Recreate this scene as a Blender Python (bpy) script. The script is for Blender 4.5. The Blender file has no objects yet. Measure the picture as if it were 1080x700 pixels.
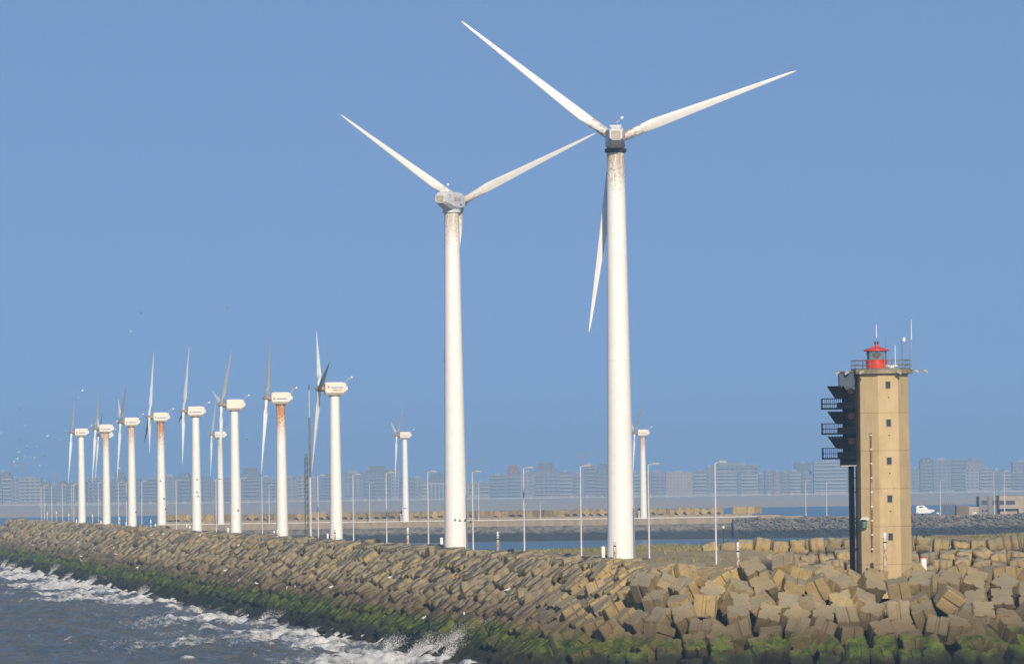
import bpy, bmesh, math, random
import numpy as np
from mathutils import Matrix, Vector
R = math.radians
random.seed(7); rng = np.random.default_rng(7)
SC = bpy.context.scene
COL = SC.collection

# ---------------------------------------------------------------- camera
F = 6000.0                    # focal length in photo pixels (1080 wide): a 200 mm tele view
HC = 21.0                     # eye height above the water
PITCH = math.atan(161 / F); ROLL = 0.0138
cam = bpy.data.cameras.new('Camera'); cam.lens = 200; cam.sensor_width = 36
cam.clip_start = 1; cam.clip_end = 20000
co = bpy.data.objects.new('Camera', cam); COL.objects.link(co)
co.matrix_world = Matrix.Translation((0, 0, HC)) @ Matrix.Rotation(math.pi / 2 + PITCH, 4, 'X') @ Matrix.Rotation(-ROLL, 4, 'Z')
SC.camera = co

# ---------------------------------------------------------------- light
SKY_LIFT, SKY_TINT = 0.45, (1.17, 1.175, 1.185)
SUN_EL, SUN_AZ = 27.0, 9.2     # low sun behind the viewer, a little to the right
W = bpy.data.worlds.new('World'); SC.world = W; W.use_nodes = True
nt = W.node_tree; nt.nodes.clear()
out = nt.nodes.new('ShaderNodeOutputWorld'); bg = nt.nodes.new('ShaderNodeBackground')
sky = nt.nodes.new('ShaderNodeTexSky'); sky.sky_type = 'NISHITA'; sky.sun_disc = False
sky.sun_elevation = R(SUN_EL); sky.sun_rotation = R(180 - SUN_AZ)
sky.air_density = 1.0; sky.dust_density = 0.6; sky.ozone_density = 2.2
bg.inputs['Strength'].default_value = 0.15
wc = nt.nodes.new('ShaderNodeTexCoord'); wm = nt.nodes.new('ShaderNodeMapping'); wm.inputs['Location'].default_value = (0, 0, SKY_LIFT)
nt.links.new(wc.outputs['Generated'], wm.inputs[0]); nt.links.new(wm.outputs[0], sky.inputs[0])
tn = nt.nodes.new('ShaderNodeMix'); tn.data_type = 'RGBA'; tn.blend_type = 'MULTIPLY'; tn.inputs[0].default_value = 1; tn.inputs[7].default_value = (*SKY_TINT, 1)
nt.links.new(sky.outputs[0], tn.inputs[6]); nt.links.new(tn.outputs[2], bg.inputs['Color']); nt.links.new(bg.outputs[0], out.inputs['Surface'])
sl = bpy.data.lights.new('Sun', 'SUN'); sl.energy = 4.9; sl.angle = R(0.53); sl.color = (1.0, 0.86, 0.66)
so = bpy.data.objects.new('Sun', sl); COL.objects.link(so)
sdir = Vector((math.sin(R(SUN_AZ)) * math.cos(R(SUN_EL)), -math.cos(R(SUN_AZ)) * math.cos(R(SUN_EL)), math.sin(R(SUN_EL))))
so.rotation_euler = (-sdir).to_track_quat('-Z', 'Y').to_euler(); so.location = (60, -40, 200)
vs = SC.view_settings; vs.view_transform = 'Standard'; vs.look = 'None'; vs.gamma = 1; vs.exposure = 0.0; vs.use_curve_mapping = False
try:
    SC.cycles.use_denoising = True; SC.cycles.denoiser = 'OPENIMAGEDENOISE'
    SC.cycles.max_bounces = 5; SC.cycles.volume_bounces = 0; SC.cycles.transparent_max_bounces = 8
except Exception: pass

# ---------------------------------------------------------------- helpers
def derot(px, py):
    x, y = px - 540, py - 350
    return x - ROLL * y, y + ROLL * x
def P(px, py, Z):
    """the point at depth Z that the photograph shows at (px, py)"""
    xd, yd = derot(px, py)
    cy = F * math.cos(PITCH) + yd * math.sin(PITCH); cz = F * math.sin(PITCH) - yd * math.cos(PITCH)
    return Vector((xd * Z / cy, Z, HC + cz * Z / cy))
def PX(p):
    """back to photo pixels"""
    cy, cz = p[1], p[2] - HC
    d = cy * math.cos(PITCH) + cz * math.sin(PITCH); u = -cy * math.sin(PITCH) + cz * math.cos(PITCH)
    x, y = F * p[0] / d, -F * u / d
    return 540 + x + ROLL * y, 350 + y - ROLL * x
def rowx(Z): return -8.6 - 0.148 * (Z - 856)          # the line the turbines stand on
def rowz(px, off=0.0, py=560):                         # depth where that line (moved right by off) crosses column px
    xd, _ = derot(px, py)
    return (118.1 + off) / (xd / F + 0.148)
DECK = 10.2

def tag(o, label=None, cat=None, group=None, kind=None):
    if label: o['label'] = label
    if cat: o['category'] = cat
    if group: o['group'] = group
    if kind: o['kind'] = kind
    return o
def empty(name, loc=(0, 0, 0), rz=0.0):
    o = bpy.data.objects.new(name, None); COL.objects.link(o)
    o.location = loc; o.rotation_euler = (0, 0, rz); return o
def link(name, me, parent=None, loc=None):
    o = bpy.data.objects.new(name, me); COL.objects.link(o)
    if parent: o.parent = parent
    if loc is not None: o.location = loc
    return o
def copy_tree(o, parent=None):
    c = o.copy(); COL.objects.link(c)
    if parent: c.parent = parent
    for ch in list(o.children): copy_tree(ch, c)
    return c
ORD = ['first', 'second', 'third', 'fourth', 'fifth', 'sixth', 'seventh', 'eighth', 'ninth', 'tenth', 'eleventh', 'twelfth', 'thirteenth',
       'fourteenth', 'fifteenth', 'sixteenth', 'seventeenth', 'eighteenth', 'nineteenth', 'twentieth']
def nth(i):
    if i < 20: return ORD[i]
    n = i + 1
    suf = 'th' if 10 < n % 100 < 14 else {1: 'st', 2: 'nd', 3: 'rd'}.get(n % 10, 'th')
    return '%d%s' % (n, suf)

class MB:
    def __init__(s): s.v = []; s.f = []
    def add(s, vs, fs):
        b = len(s.v); s.v += [tuple(v) for v in vs]; s.f += [tuple(i + b for i in f) for f in fs]; return s
    def box(s, x0, x1, y0, y1, z0, z1, M=None):
        vs = [Vector((x, y, z)) for z in (z0, z1) for x, y in ((x0, y0), (x1, y0), (x1, y1), (x0, y1))]
        if M is not None: vs = [M @ v for v in vs]
        return s.add(vs, [(3, 2, 1, 0), (4, 5, 6, 7), (0, 1, 5, 4), (1, 2, 6, 5), (2, 3, 7, 6), (3, 0, 4, 7)])
    def bar(s, a, b, w, h=None):
        a, b = Vector(a), Vector(b); d = b - a; L = d.length
        M = Matrix.Translation(a) @ d.to_track_quat('Z', 'Y').to_matrix().to_4x4(); h = h or w
        return s.box(-w / 2, w / 2, -h / 2, h / 2, 0, L, M)
    def tube(s, pts, rad, n=8, caps=True):
        pts = [Vector(p) for p in pts]
        if not hasattr(rad, '__len__'): rad = [rad] * len(pts)
        vs = []
        for i, p in enumerate(pts):
            d = (pts[min(i + 1, len(pts) - 1)] - pts[max(i - 1, 0)]).normalized()
            q = d.to_track_quat('Z', 'Y').to_matrix()
            for k in range(n):
                a = 2 * math.pi * k / n
                vs.append(p + q @ Vector((math.cos(a) * rad[i], math.sin(a) * rad[i], 0)))
        fs = []
        for i in range(len(pts) - 1):
            for k in range(n):
                a, b = i * n + k, i * n + (k + 1) % n
                fs.append((a, b, b + n, a + n))
        if caps: fs += [tuple(range(n - 1, -1, -1)), tuple((len(pts) - 1) * n + k for k in range(n))]
        return s.add(vs, fs)
    def loft(s, rings, caps=True):
        n = len(rings[0]); vs = [v for r in rings for v in r]; fs = []
        for i in range(len(rings) - 1):
            for k in range(n):
                a, b = i * n + k, i * n + (k + 1) % n
                fs.append((a, b, b + n, a + n))
        if caps: fs += [tuple(range(n - 1, -1, -1)), tuple((len(rings) - 1) * n + k for k in range(n))]
        return s.add(vs, fs)
    def lathe(s, prof, n=24, c=(0, 0), caps=True, a0=0.0):
        return s.loft([[Vector((c[0] + r * math.cos(a0 + 2 * math.pi * k / n), c[1] + r * math.sin(a0 + 2 * math.pi * k / n), z)) for k in range(n)] for r, z in prof], caps)
    def mesh(s, name, m, smooth=None):
        me = bpy.data.meshes.new(name); me.from_pydata(s.v, [], s.f)
        if m: me.materials.append(m)
        bm = bmesh.new(); bm.from_mesh(me); bmesh.ops.recalc_face_normals(bm, faces=bm.faces)
        if smooth is not None:
            for f in bm.faces: f.smooth = True
            for e in bm.edges:
                e.smooth = len(e.link_faces) == 2 and e.calc_face_angle(0) < R(smooth)
        bm.to_mesh(me); bm.free(); return me
    def build(s, name, m, parent=None, loc=None, smooth=None):
        return link(name, s.mesh(name, m, smooth), parent, loc)

def np_mesh(name, v, faces4, m, smooth=False, attrs=None):
    """a big mesh from arrays: v (n,3), faces4 (m,k)"""
    me = bpy.data.meshes.new(name); n, k = faces4.shape
    me.vertices.add(len(v)); me.vertices.foreach_set('co', np.asarray(v, np.float32).ravel())
    me.loops.add(n * k); me.loops.foreach_set('vertex_index', faces4.astype(np.int32).ravel())
    me.polygons.add(n); me.polygons.foreach_set('loop_start', np.arange(0, n * k, k, dtype=np.int32))
    me.polygons.foreach_set('loop_total', np.full(n, k, np.int32))
    if smooth: me.polygons.foreach_set('use_smooth', np.ones(n, bool))
    me.materials.append(m)
    for an, arr in (attrs or {}).items():
        a = me.attributes.new(an, 'FLOAT', 'POINT'); a.data.foreach_set('value', np.asarray(arr, np.float32))
    me.update(calc_edges=True); me.validate(); return me

def hash2(ix, iy, seed):
    h = (ix.astype(np.int64) * 374761393 + iy.astype(np.int64) * 668265263 + seed * 1442695041) & 0x7fffffff
    h = ((h ^ (h >> 13)) * 1274126177) & 0x7fffffff
    return ((h ^ (h >> 16)) & 0xffff) / 65535.0
def vnoise(x, y, seed=0):
    ix, iy = np.floor(x), np.floor(y); fx, fy = x - ix, y - iy
    fx = fx * fx * (3 - 2 * fx); fy = fy * fy * (3 - 2 * fy)
    a, b = hash2(ix, iy, seed), hash2(ix + 1, iy, seed); c, d = hash2(ix, iy + 1, seed), hash2(ix + 1, iy + 1, seed)
    return (a * (1 - fx) + b * fx) * (1 - fy) + (c * (1 - fx) + d * fx) * fy
def fbm(x, y, seed=0, o=4):
    s, a, t = 0, 0.5, 0
    for i in range(o):
        s = s + a * vnoise(x, y, seed + i * 17); t += a; x, y, a = x * 2.03 + 3.1, y * 2.03 + 7.7, a * 0.5
    return s / t

# ---------------------------------------------------------------- materials
class NT:
    def __init__(s, name, rough=0.8, spec=0.3):
        s.m = bpy.data.materials.new(name); s.m.use_nodes = True; s.t = s.m.node_tree
        s.b = s.t.nodes['Principled BSDF']; s.b.inputs['Roughness'].default_value = rough
        s.b.inputs['Specular IOR Level'].default_value = spec
    def n(s, typ, **kw):
        nd = s.t.nodes.new(typ)
        for k, v in kw.items(): setattr(nd, k, v)
        return nd
    def l(s, a, b): s.t.links.new(a, b)
    def coord(s, which='Object'): return s.n('ShaderNodeTexCoord').outputs[which]
    def pos(s): return s.n('ShaderNodeNewGeometry').outputs['Position']
    def noise(s, vec, scale, detail=4, rough=0.6):
        nd = s.n('ShaderNodeTexNoise'); nd.inputs['Scale'].default_value = scale; nd.inputs['Detail'].default_value = detail
        nd.inputs['Roughness'].default_value = rough; s.l(vec, nd.inputs['Vector']); return nd.outputs['Fac']
    def scale(s, vec, sc):
        nd = s.n('ShaderNodeMapping'); nd.inputs['Scale'].default_value = sc; s.l(vec, nd.inputs['Vector']); return nd.outputs[0]
    def rng(s, val, a, b, c=0.0, d=1.0, smooth=True):
        nd = s.n('ShaderNodeMapRange'); nd.interpolation_type = 'SMOOTHSTEP' if smooth else 'LINEAR'
        for i, x in ((1, a), (2, b), (3, c), (4, d)): nd.inputs[i].default_value = x
        s.l(val, nd.inputs[0]); return nd.outputs[0]
    def math(s, op, a, b=None):
        nd = s.n('ShaderNodeMath'); nd.operation = op
        for i, x in enumerate((a, b)):
            if x is None: continue
            if isinstance(x, (int, float)): nd.inputs[i].default_value = x
            else: s.l(x, nd.inputs[i])
        return nd.outputs[0]
    def mix(s, fac, a, b, mode='MIX'):
        nd = s.n('ShaderNodeMix'); nd.data_type = 'RGBA'; nd.blend_type = mode
        for i, x in ((0, fac), (6, a), (7, b)):
            if isinstance(x, (int, float)): nd.inputs[i].default_value = x
            elif isinstance(x, tuple): nd.inputs[i].default_value = (*x, 1) if len(x) == 3 else x
            else: s.l(x, nd.inputs[i])
        return nd.outputs[2]
    def sep(s, vec):
        nd = s.n('ShaderNodeSeparateXYZ'); s.l(vec, nd.inputs[0]); return nd.outputs
    def col(s, c):
        if isinstance(c, tuple): s.b.inputs['Base Color'].default_value = (*c, 1)
        else: s.l(c, s.b.inputs['Base Color'])
        return s
    def bump(s, h, strength=0.4, dist=0.1):
        nd = s.n('ShaderNodeBump'); nd.inputs['Strength'].default_value = strength; nd.inputs['Distance'].default_value = dist
        s.l(h, nd.inputs['Height']); s.l(nd.outputs[0], s.b.inputs['Normal']); return s
def simple(name, c, rough=0.7, var=0.25, scale=1.5, spec=0.3, metal=0.0):
    k = NT(name, rough, spec); v = k.noise(k.coord(), scale, 5)
    k.col(k.mix(k.rng(v, 0.3, 0.7), tuple(x * (1 - var) for x in c), tuple(min(1, x * (1 + var * 0.6)) for x in c)))
    k.b.inputs['Metallic'].default_value = metal
    return k.m

def block_mat(name, attr):
    k = NT(name, 0.92, 0.2)
    if attr:
        a = k.n('ShaderNodeAttribute'); a.attribute_name = 'tint'; rnd = a.outputs['Fac']
    else:
        rnd = k.n('ShaderNodeObjectInfo').outputs['Random']
    p = k.pos(); z = k.sep(p)[2]
    n1 = k.noise(p, 0.9, 5, 0.65); n2 = k.noise(p, 6.0, 5, 0.7); n3 = k.noise(p, 0.35, 4, 0.6)
    ramp = k.n('ShaderNodeValToRGB'); k.l(rnd, ramp.inputs[0]); e = ramp.color_ramp.elements
    e[0].position = 0.0; e[0].color = (0.22, 0.17, 0.09, 1); e[1].position = 1.0; e[1].color = (0.53, 0.38, 0.145, 1)
    x = ramp.color_ramp.elements.new(0.35); x.color = (0.38, 0.275, 0.105, 1)
    x = ramp.color_ramp.elements.new(0.7); x.color = (0.45, 0.325, 0.125, 1)
    up = k.sep(k.n('ShaderNodeNewGeometry').outputs['Normal'])[2]
    c = k.mix(k.rng(n1, 0.35, 0.75, 0.0, 0.6), ramp.outputs[0], (0.20, 0.165, 0.12))
    c = k.mix(k.math('MULTIPLY', k.rng(up, 0.25, 0.7), k.rng(n1, 0.25, 0.6, 0.45, 0.9)), c, (0.28, 0.25, 0.175))   # lichen and dirt on upward faces
    c = k.mix(k.rng(n2, 0.52, 0.75, 0.0, 0.6), c, (0.12, 0.095, 0.06))
    c = k.mix(k.rng(n2, 0.25, 0.42, 0.35, 0.0), c, (0.46, 0.40, 0.30))
    wet = k.rng(k.math('ADD', z, k.math('MULTIPLY', n1, 3.0)), 5.8, 9.6, 0.72, 0.0); c = k.mix(wet, c, (0.12, 0.092, 0.048))
    c = k.mix(k.rng(k.noise(p, 0.06, 3), 0.45, 0.7, 0, .45), c, (0.15, 0.115, 0.075))
    zz = k.math('ADD', z, k.math('MULTIPLY', k.math('SUBTRACT', n3, 0.5), 4.0))
    zz = k.math('ADD', zz, k.math('MULTIPLY', k.math('SUBTRACT', n2, 0.5), 1.2))
    # reddish stained, then weed-green, then black-brown towards the water
    c = k.mix(k.rng(zz, 4.6, 7.6, 0.5, 0.0), c, (0.13, 0.088, 0.045))
    g = k.mix(k.rng(k.math('ADD', k.math('MULTIPLY', n2, .5), k.math('MULTIPLY', k.noise(p, .8, 3), .5)), 0.38, 0.62), (0.018, 0.036, 0.006), (0.12, 0.15, 0.018))
    ga = k.math('MULTIPLY', k.rng(zz, 3.7, 5.1, 1.0, 0.0), k.rng(up, -0.2, 0.5, 0.30, 1.0))
    c = k.mix(ga, c, g)
    c = k.mix(k.rng(zz, 1.7, 3.3, 0.94, 0.0), c, (0.022, 0.021, 0.013))
    k.col(c); k.bump(k.math('ADD', n2, n1), 0.8, 0.16)
    return k.m
M = {}
M['block'] = block_mat('armour_block_concrete', False)
M['block_mass'] = block_mat('armour_block_concrete_mass', True)
def white_paint(name, top=None, stain=0.0, streak=False, col=(0.80, 0.79, 0.76)):
    """painted steel; rust specks and runs below height 'top' of the thing's own axis"""
    k = NT(name, 0.38, 0.4); o = k.coord(); z = k.sep(o)[2]
    n = k.noise(o, 0.6, 4); c = k.mix(k.rng(n, 0.3, 0.7), tuple(x * 0.94 for x in col), col)
    if top:
        near = k.rng(z, top - 9.0, top, 0.0, 1.0)
        sp = k.noise(k.scale(o, (1, 1, 0.8)), 4.2, 4, 0.75)
        spk = k.math('MULTIPLY', k.rng(k.math('ADD', sp, k.math('MULTIPLY', near, 0.16)), 0.63, 0.70), k.rng(z, top - 13, top - 3))
        c = k.mix(k.math('MULTIPLY', spk, stain), c, (0.20, 0.11, 0.045))
        run = k.noise(k.scale(o, (2.2, 2.2, 0.22)), 1.5, 4, 0.6)
        rf = k.math('MULTIPLY', k.rng(run, 0.30, 0.62), k.rng(z, top - (8 if streak else 6.0), top - 0.3))
        c = k.mix(k.math('MULTIPLY', rf, min(1.0, stain * 1.25)), c, (0.50, 0.19, 0.04) if streak else (0.40, 0.31, 0.21))
    # faint flange seams and hand dirt near the ground
    k.col(c); return k.m
M['blade'] = None
def blade_mat(name, grime):
    k = NT(name, 0.35, 0.4); o = k.coord(); z = k.sep(o)[2]
    n = k.noise(k.scale(o, (1, 1, 0.5)), 3.2, 5, 0.7)
    c = k.mix(k.rng(k.noise(o, 0.4, 3), 0.3, 0.7), (0.66, 0.655, 0.62), (0.74, 0.73, 0.70))
    f = k.math('MULTIPLY', k.rng(k.math('ADD', n, k.rng(z, 0.5, 5.0, 0.16, 0.0)), 0.50, 0.72), k.rng(z, 2.0, 7.5, 1.0, 0.0))
    c = k.mix(k.math('MULTIPLY', f, grime), c, (0.26, 0.15, 0.07))
    k.col(c); return k.m
M['blade_dirty'] = blade_mat('blade_paint_grimy', 0.95); M['blade_clean'] = blade_mat('blade_paint_clean', 0.5)
k = NT('blade_paint_grey', 0.4, 0.4); k.col(k.mix(k.rng(k.noise(k.coord(), 0.5, 3), .3, .7), (0.58, 0.61, 0.62), (0.68, 0.70, 0.70))); M['blade_grey'] = k.m
M['dark'] = simple('dark_steel', (0.035, 0.035, 0.04), 0.55, 0.3, 2)
M['black'] = simple('black_paint', (0.006, 0.008, 0.013), 0.8, 0.3, 1, 0.08)
M['galv'] = simple('galvanised_steel', (0.50, 0.51, 0.52), 0.45, 0.15, 2, 0.5)
M['lampgrey'] = simple('lamp_head_grey', (0.30, 0.30, 0.29), 0.5, 0.2, 3)
M['white'] = simple('white_paint_plain', (0.78, 0.78, 0.76), 0.5, 0.08, 2)
M['cream'] = white_paint('nacelle_shell', col=(0.78, 0.71, 0.60))
M['nacelle_grey'] = simple('nacelle_grey_shell', (0.62, 0.63, 0.64), 0.45, 0.2, 1.6)
M['panel'] = simple('nacelle_rear_panel', (0.42, 0.38, 0.30), 0.6, 0.2, 2)
M['ring'] = simple('yaw_ring_grimy', (0.05, 0.045, 0.05), 0.6, 0.3, 2)
M['hubrust'] = simple('hub_rusty_paint', (0.30, 0.23, 0.18), 0.55, 0.5, 3)
M['red'] = simple('signal_red_paint', (0.62, 0.045, 0.02), 0.42, 0.15, 2)
M['darkred'] = simple('dark_red_lens', (0.16, 0.01, 0.015), 0.2, 0.1, 2)
M['rail'] = simple('rail_weathered', (0.16, 0.15, 0.13), 0.6, 0.3, 3)
M['blue_ink'] = simple('blue_lettering', (0.10, 0.22, 0.50), 0.5, 0.1)
M['red_ink'] = simple('red_lettering', (0.62, 0.12, 0.08), 0.5, 0.1)
M['orange_ink'] = simple('orange_mark', (0.70, 0.30, 0.05), 0.5, 0.1)
M['grey_ink'] = simple('grey_lettering', (0.34, 0.42, 0.52), 0.5, 0.1)
M['window'] = simple('dark_window', (0.03, 0.035, 0.04), 0.15, 0.2, 1, 0.5)
M['lensbrown'] = simple('signal_lens_brown', (0.03, 0.02, 0.014), 0.8, 0.3, 3, 0.1)
M['rust'] = simple('rust_orange', (0.42, 0.13, 0.035), 0.85, 0.45, 3)
M['pipe'] = simple('pipe_brown', (0.22, 0.13, 0.09), 0.6, 0.3, 3)
M['green'] = simple('green_box', (0.10, 0.20, 0.17), 0.5, 0.2, 3)

# ---------------------------------------------------------------- water
def water_mat():
    k = NT('sea_water', 0.16, 0.5); p = k.pos()
    n1 = k.noise(k.scale(p, (1.0, 0.6, 1)), 1.7, 7, 0.72); n2 = k.noise(p, 0.06, 3)
    k.b.inputs['IOR'].default_value = 1.33
    a = k.n('ShaderNodeAttribute'); a.attribute_name = 'foam'; f = a.outputs['Fac']
    fn = k.noise(k.scale(p, (1.0, 0.30, 1)), 0.8, 9, 0.80)
    fm = k.rng(k.math('ADD', f, k.math('MULTIPLY', k.math('SUBTRACT', fn, 0.5), 2.6)), 0.40, 1.10)
    base = k.mix(k.rng(n2, 0.35, 0.65), (0.080, 0.092, 0.090), (0.115, 0.116, 0.094))
    k.col(k.mix(fm, base, (0.74, 0.73, 0.70)))
    k.l(k.rng(fm, 0, 1, 0.14, 0.85), k.b.inputs['Roughness'])
    k.bump(n1, 0.9, 0.35); return k.m
M['water'] = water_mat()
k = NT('basin_water', 0.3, 0.4); p = k.pos(); k.col((0.050, 0.125, 0.20)); k.b.inputs['IOR'].default_value = 1.33  # blue of sky reflection and haze put into the base colour
k.bump(k.noise(k.scale(p, (0.6, 0.5, 1)), 1.0, 5, 0.6), 0.35, 0.25); M['flatwater'] = k.m
sea = link('sea', np_mesh('sea', np.array([(-2400, -80, -0.7), (2400, -80, -0.7), (2400, 4990, -0.7), (-2400, 4990, -0.7)]), np.array([[0, 1, 2, 3]]), M['flatwater']))
tag(sea, 'flat blue sea and harbour water reaching the far shore', 'water', kind='structure')

CO = 9.0                                       # seaward offset of the crest line from the turbine row
nx_, ny_ = -0.989, -0.146                      # seaward normal of the trunk
def toe_dist(x, z):                            # metres outside the trunk toe line (positive = open water)
    return ((x - rowx(z)) * nx_) - 25.0
ZR = np.linspace(600, 1760, 1900); NU = 190
u = np.linspace(0, 1, NU) ** 0.85
Xl = -0.098 * ZR - 22; Xr = np.array([rowx(z) for z in ZR]) - 21.0
X = Xl[:, None] * (1 - u)[None, :] + Xr[:, None] * u[None, :]; Y = np.repeat(ZR[:, None], NU, 1)
H = np.zeros_like(X)
for i in range(72):
    lam = 1.7 * (9.5 / 1.7) ** rng.random(); th = R(35) + rng.normal() * 0.55; kk = 2 * math.pi / lam
    amp = 0.0125 * lam ** 0.95; ph = rng.random() * 6.28
    w = np.sin((X * math.cos(th) + Y * math.sin(th)) * kk + ph + 1.5 * fbm(X / 40, Y / 40, i, 2))
    H += amp * (1 - 2 * np.abs(w) ** 0.8 * 0.5 * (1 if i % 2 else -1) * np.sign(1)) * 0.5 * (1 if i % 3 else -1) + amp * w * 0.8
H -= H.mean(); H *= 0.27 / H.std()
D = toe_dist(X, Y)
H *= np.clip((Y - 600) / 40, 0.2, 1) * (1 + 0.7 * np.exp(-np.maximum(D, 0) / 14))
big = fbm(X / 17, Y / 34, 50, 4); str_ = fbm(X / 6 + Y / 40, Y / 15, 90, 4)
edge = np.exp(-np.maximum(D - 1, 0) / 20.0)
foam = np.clip(0.98 * edge * (0.22 + 1.5 * np.clip((big - 0.33) * 2.4, 0, 1)) + 0.62 * np.clip((str_ - 0.45) * 3, 0, 1) * np.exp(-np.maximum(D - 4, 0) / 26), 0, 1)
crest = np.clip((H / H.std() - 1.9) * 0.8, 0, 1) * np.clip((fbm(X / 9, Y / 20, 33, 3) - 0.42) * 5, 0, 1)
foam = np.clip(foam + 0.75 * crest, 0, 1)
H += 0.35 * foam * edge * (fbm(X / 0.9, Y / 0.9, 61, 3) - 0.4)
V = np.stack([X, Y, H], -1).reshape(-1, 3)
ii = np.arange((len(ZR) - 1) * NU).reshape(len(ZR) - 1, NU)[:, :-1].ravel()
Q = np.stack([ii, ii + 1, ii + 1 + NU, ii + NU], 1)
o = link('sea_waves', np_mesh('sea_waves', V, Q, M['water'], True, {'foam': foam.ravel()}))
tag(o, 'choppy grey brown sea with foam along the breakwater foot', 'water', kind='structure')

# ---------------------------------------------------------------- breakwater body
HEADZ = 619.0
def seg_poly(P_): return np.array(P_, float)
crest_poly = seg_poly([(rowx(1850) - CO, 1850), (rowx(1850) + 7, 1850), (rowx(1180) + 7, 1180), (-6, 975), (12, 1000), (60, 1012), (84, 1110), (140, 1130),
                       (140, 915), (62, 910), (38, 902), (28, 850), (30, 700), (36, 648), (130, 640), (130, HEADZ + 2), (24, HEADZ + 2), (rowx(632) - CO + 1, 632)])
def inside_dist(poly, x, y):
    ins = np.zeros(x.shape, bool); dm = np.full(x.shape, 1e9); n = len(poly)
    for i in range(n):
        (x0, y0), (x1, y1) = poly[i], poly[(i + 1) % n]
        c = ((y0 > y) != (y1 > y)) & (x < (x1 - x0) * (y - y0) / (y1 - y0 + 1e-12) + x0); ins ^= c
        t = np.clip(((x - x0) * (x1 - x0) + (y - y0) * (y1 - y0)) / ((x1 - x0) ** 2 + (y1 - y0) ** 2), 0, 1)
        dm = np.minimum(dm, np.hypot(x - x0 - t * (x1 - x0), y - y0 - t * (y1 - y0)))
    return np.where(ins, -dm, dm)
zs = np.concatenate([np.arange(580, 1060, 1.6), np.arange(1060, 1900, 4.0)])
us = np.linspace(0, 1, 150)
xl = np.array([min(rowx(z) - 34, 20) for z in zs]); xr = np.where(zs < 1100, 128.0, np.array([rowx(z) + 32 for z in zs]))
GX = xl[:, None] * (1 - us) + xr[:, None] * us; GY = np.repeat(zs[:, None], 150, 1)
dd = inside_dist(crest_poly, GX, GY)
GZ = DECK - np.maximum(dd, 0) / 1.43
pit = (GX > 20) & (GY > 640) & (GY < 905)
GZ = np.where(pit, np.maximum(GZ, 4.5), GZ); GZ = np.maximum(GZ, -3.0)
GZ -= np.where((dd > 0) & ~pit, 0.9, 0.0) + 2.3 * np.clip((642 - GY) / 6, 0, 1) * (GX > 16)
dune = np.clip((fbm(GX / 22, GY / 22, 5, 4) - 0.4) * 3, 0, 1) * np.clip((GY - 925) / 30, 0, 1) * np.clip((1030 - GY) / 30, 0, 1) * (GX > rowx(GY) + 14)
GZ += 1.2 * dune * np.clip((GX - 10) / 40, 0, 1) - 0.7 * np.clip((GY - 900) / 40, 0, 1) * (GX > rowx(GY) + 10) * np.clip((55 - GX) / 25, 0, 1) + (fbm(GX / 3, GY / 3, 8, 3) - 0.5) * 0.35
k = NT('breakwater_fill', 0.95, 0.15); p = k.pos(); z = k.sep(p)[2]; n = k.noise(p, 0.22, 5, 0.65); n2 = k.noise(p, 2.0, 5)
c = k.mix(k.rng(n, 0.4, 0.62), (0.38, 0.29, 0.175), (0.27, 0.225, 0.11)); c = k.mix(k.rng(n2, 0.4, 0.75, 0, 0.6), c, (0.13, 0.11, 0.07))
c = k.mix(k.rng(z, 7.6, 9.3, 1.0, 0.0), c, (0.03, 0.025, 0.02)); k.col(c); k.bump(n2, 0.5, 0.2); M['fill'] = k.m  # near black below deck level: dark rock, deepened with painted gap shade
nz = len(zs); ii = np.arange((nz - 1) * 150).reshape(nz - 1, 150)[:, :-1].ravel()
o = link('breakwater_ground', np_mesh('breakwater_ground', np.stack([GX, GY, GZ], -1).reshape(-1, 3), np.stack([ii, ii + 1, ii + 151, ii + 150], 1), M['fill'], True))
tag(o, 'sandy fill and deck of the breakwater under its blocks', 'ground', kind='structure')
# the road along the deck
rv = []
for z in np.linspace(655, 1840, 60): rv += [(rowx(z) + 2.6, z, DECK + 0.30), (rowx(z) + 6.4, z, DECK + 0.30)]
o = link('road', np_mesh('road', np.array(rv), np.array([[2 * i, 2 * i + 1, 2 * i + 3, 2 * i + 2] for i in range(59)]), simple('asphalt', (0.05, 0.05, 0.052), 0.9, 0.2, 0.8)))
tag(o, 'narrow service road along the breakwater deck', 'road', kind='structure')

# ---------------------------------------------------------------- concrete armour blocks
BS = 2.5
def groove_profile(s, w=0.18, d=0.085):
    """square outline with a notch in the middle of every side"""
    h = s / 2; side = [(-h + 0.05 * s, -h), (-w * s / 2, -h), (-w * s * 0.28, -h + d * s), (w * s * 0.28, -h + d * s), (w * s / 2, -h), (h - 0.05 * s, -h)]
    pts = []
    for q in range(4):
        c, sn = math.cos(q * math.pi / 2), math.sin(q * math.pi / 2)
        pts += [(x * c - y * sn, x * sn + y * c) for x, y in side]
    return pts
def block_variant(i):
    r = random.Random(100 + i); n = 24; b = MB(); rings = []
    for z, sc in ((-BS / 2, 0.93), (-BS / 2 + 0.07, 0.985), (0, 0.965), (BS / 2 - 0.07, 0.94), (BS / 2, 0.885)):
        rings.append([Vector((x * sc, y * sc, z)) for x, y in groove_profile(BS)])
    b.loft(rings); me = b.mesh('concrete_block', M['block'])
    bm = bmesh.new(); bm.from_mesh(me); bm.verts.ensure_lookup_table()
    for v in bm.verts:                       # spalled corners and worn arrises
        v.co += Vector((r.gauss(0, .024), r.gauss(0, .024), r.gauss(0, .022)))
        if r.random() < 0.10 and abs(v.co.z) > 1.0: v.co *= r.uniform(0.86, 0.96)
    bm.to_mesh(me); bm.free(); return me
VAR = [block_variant(i) for i in range(8)]
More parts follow.
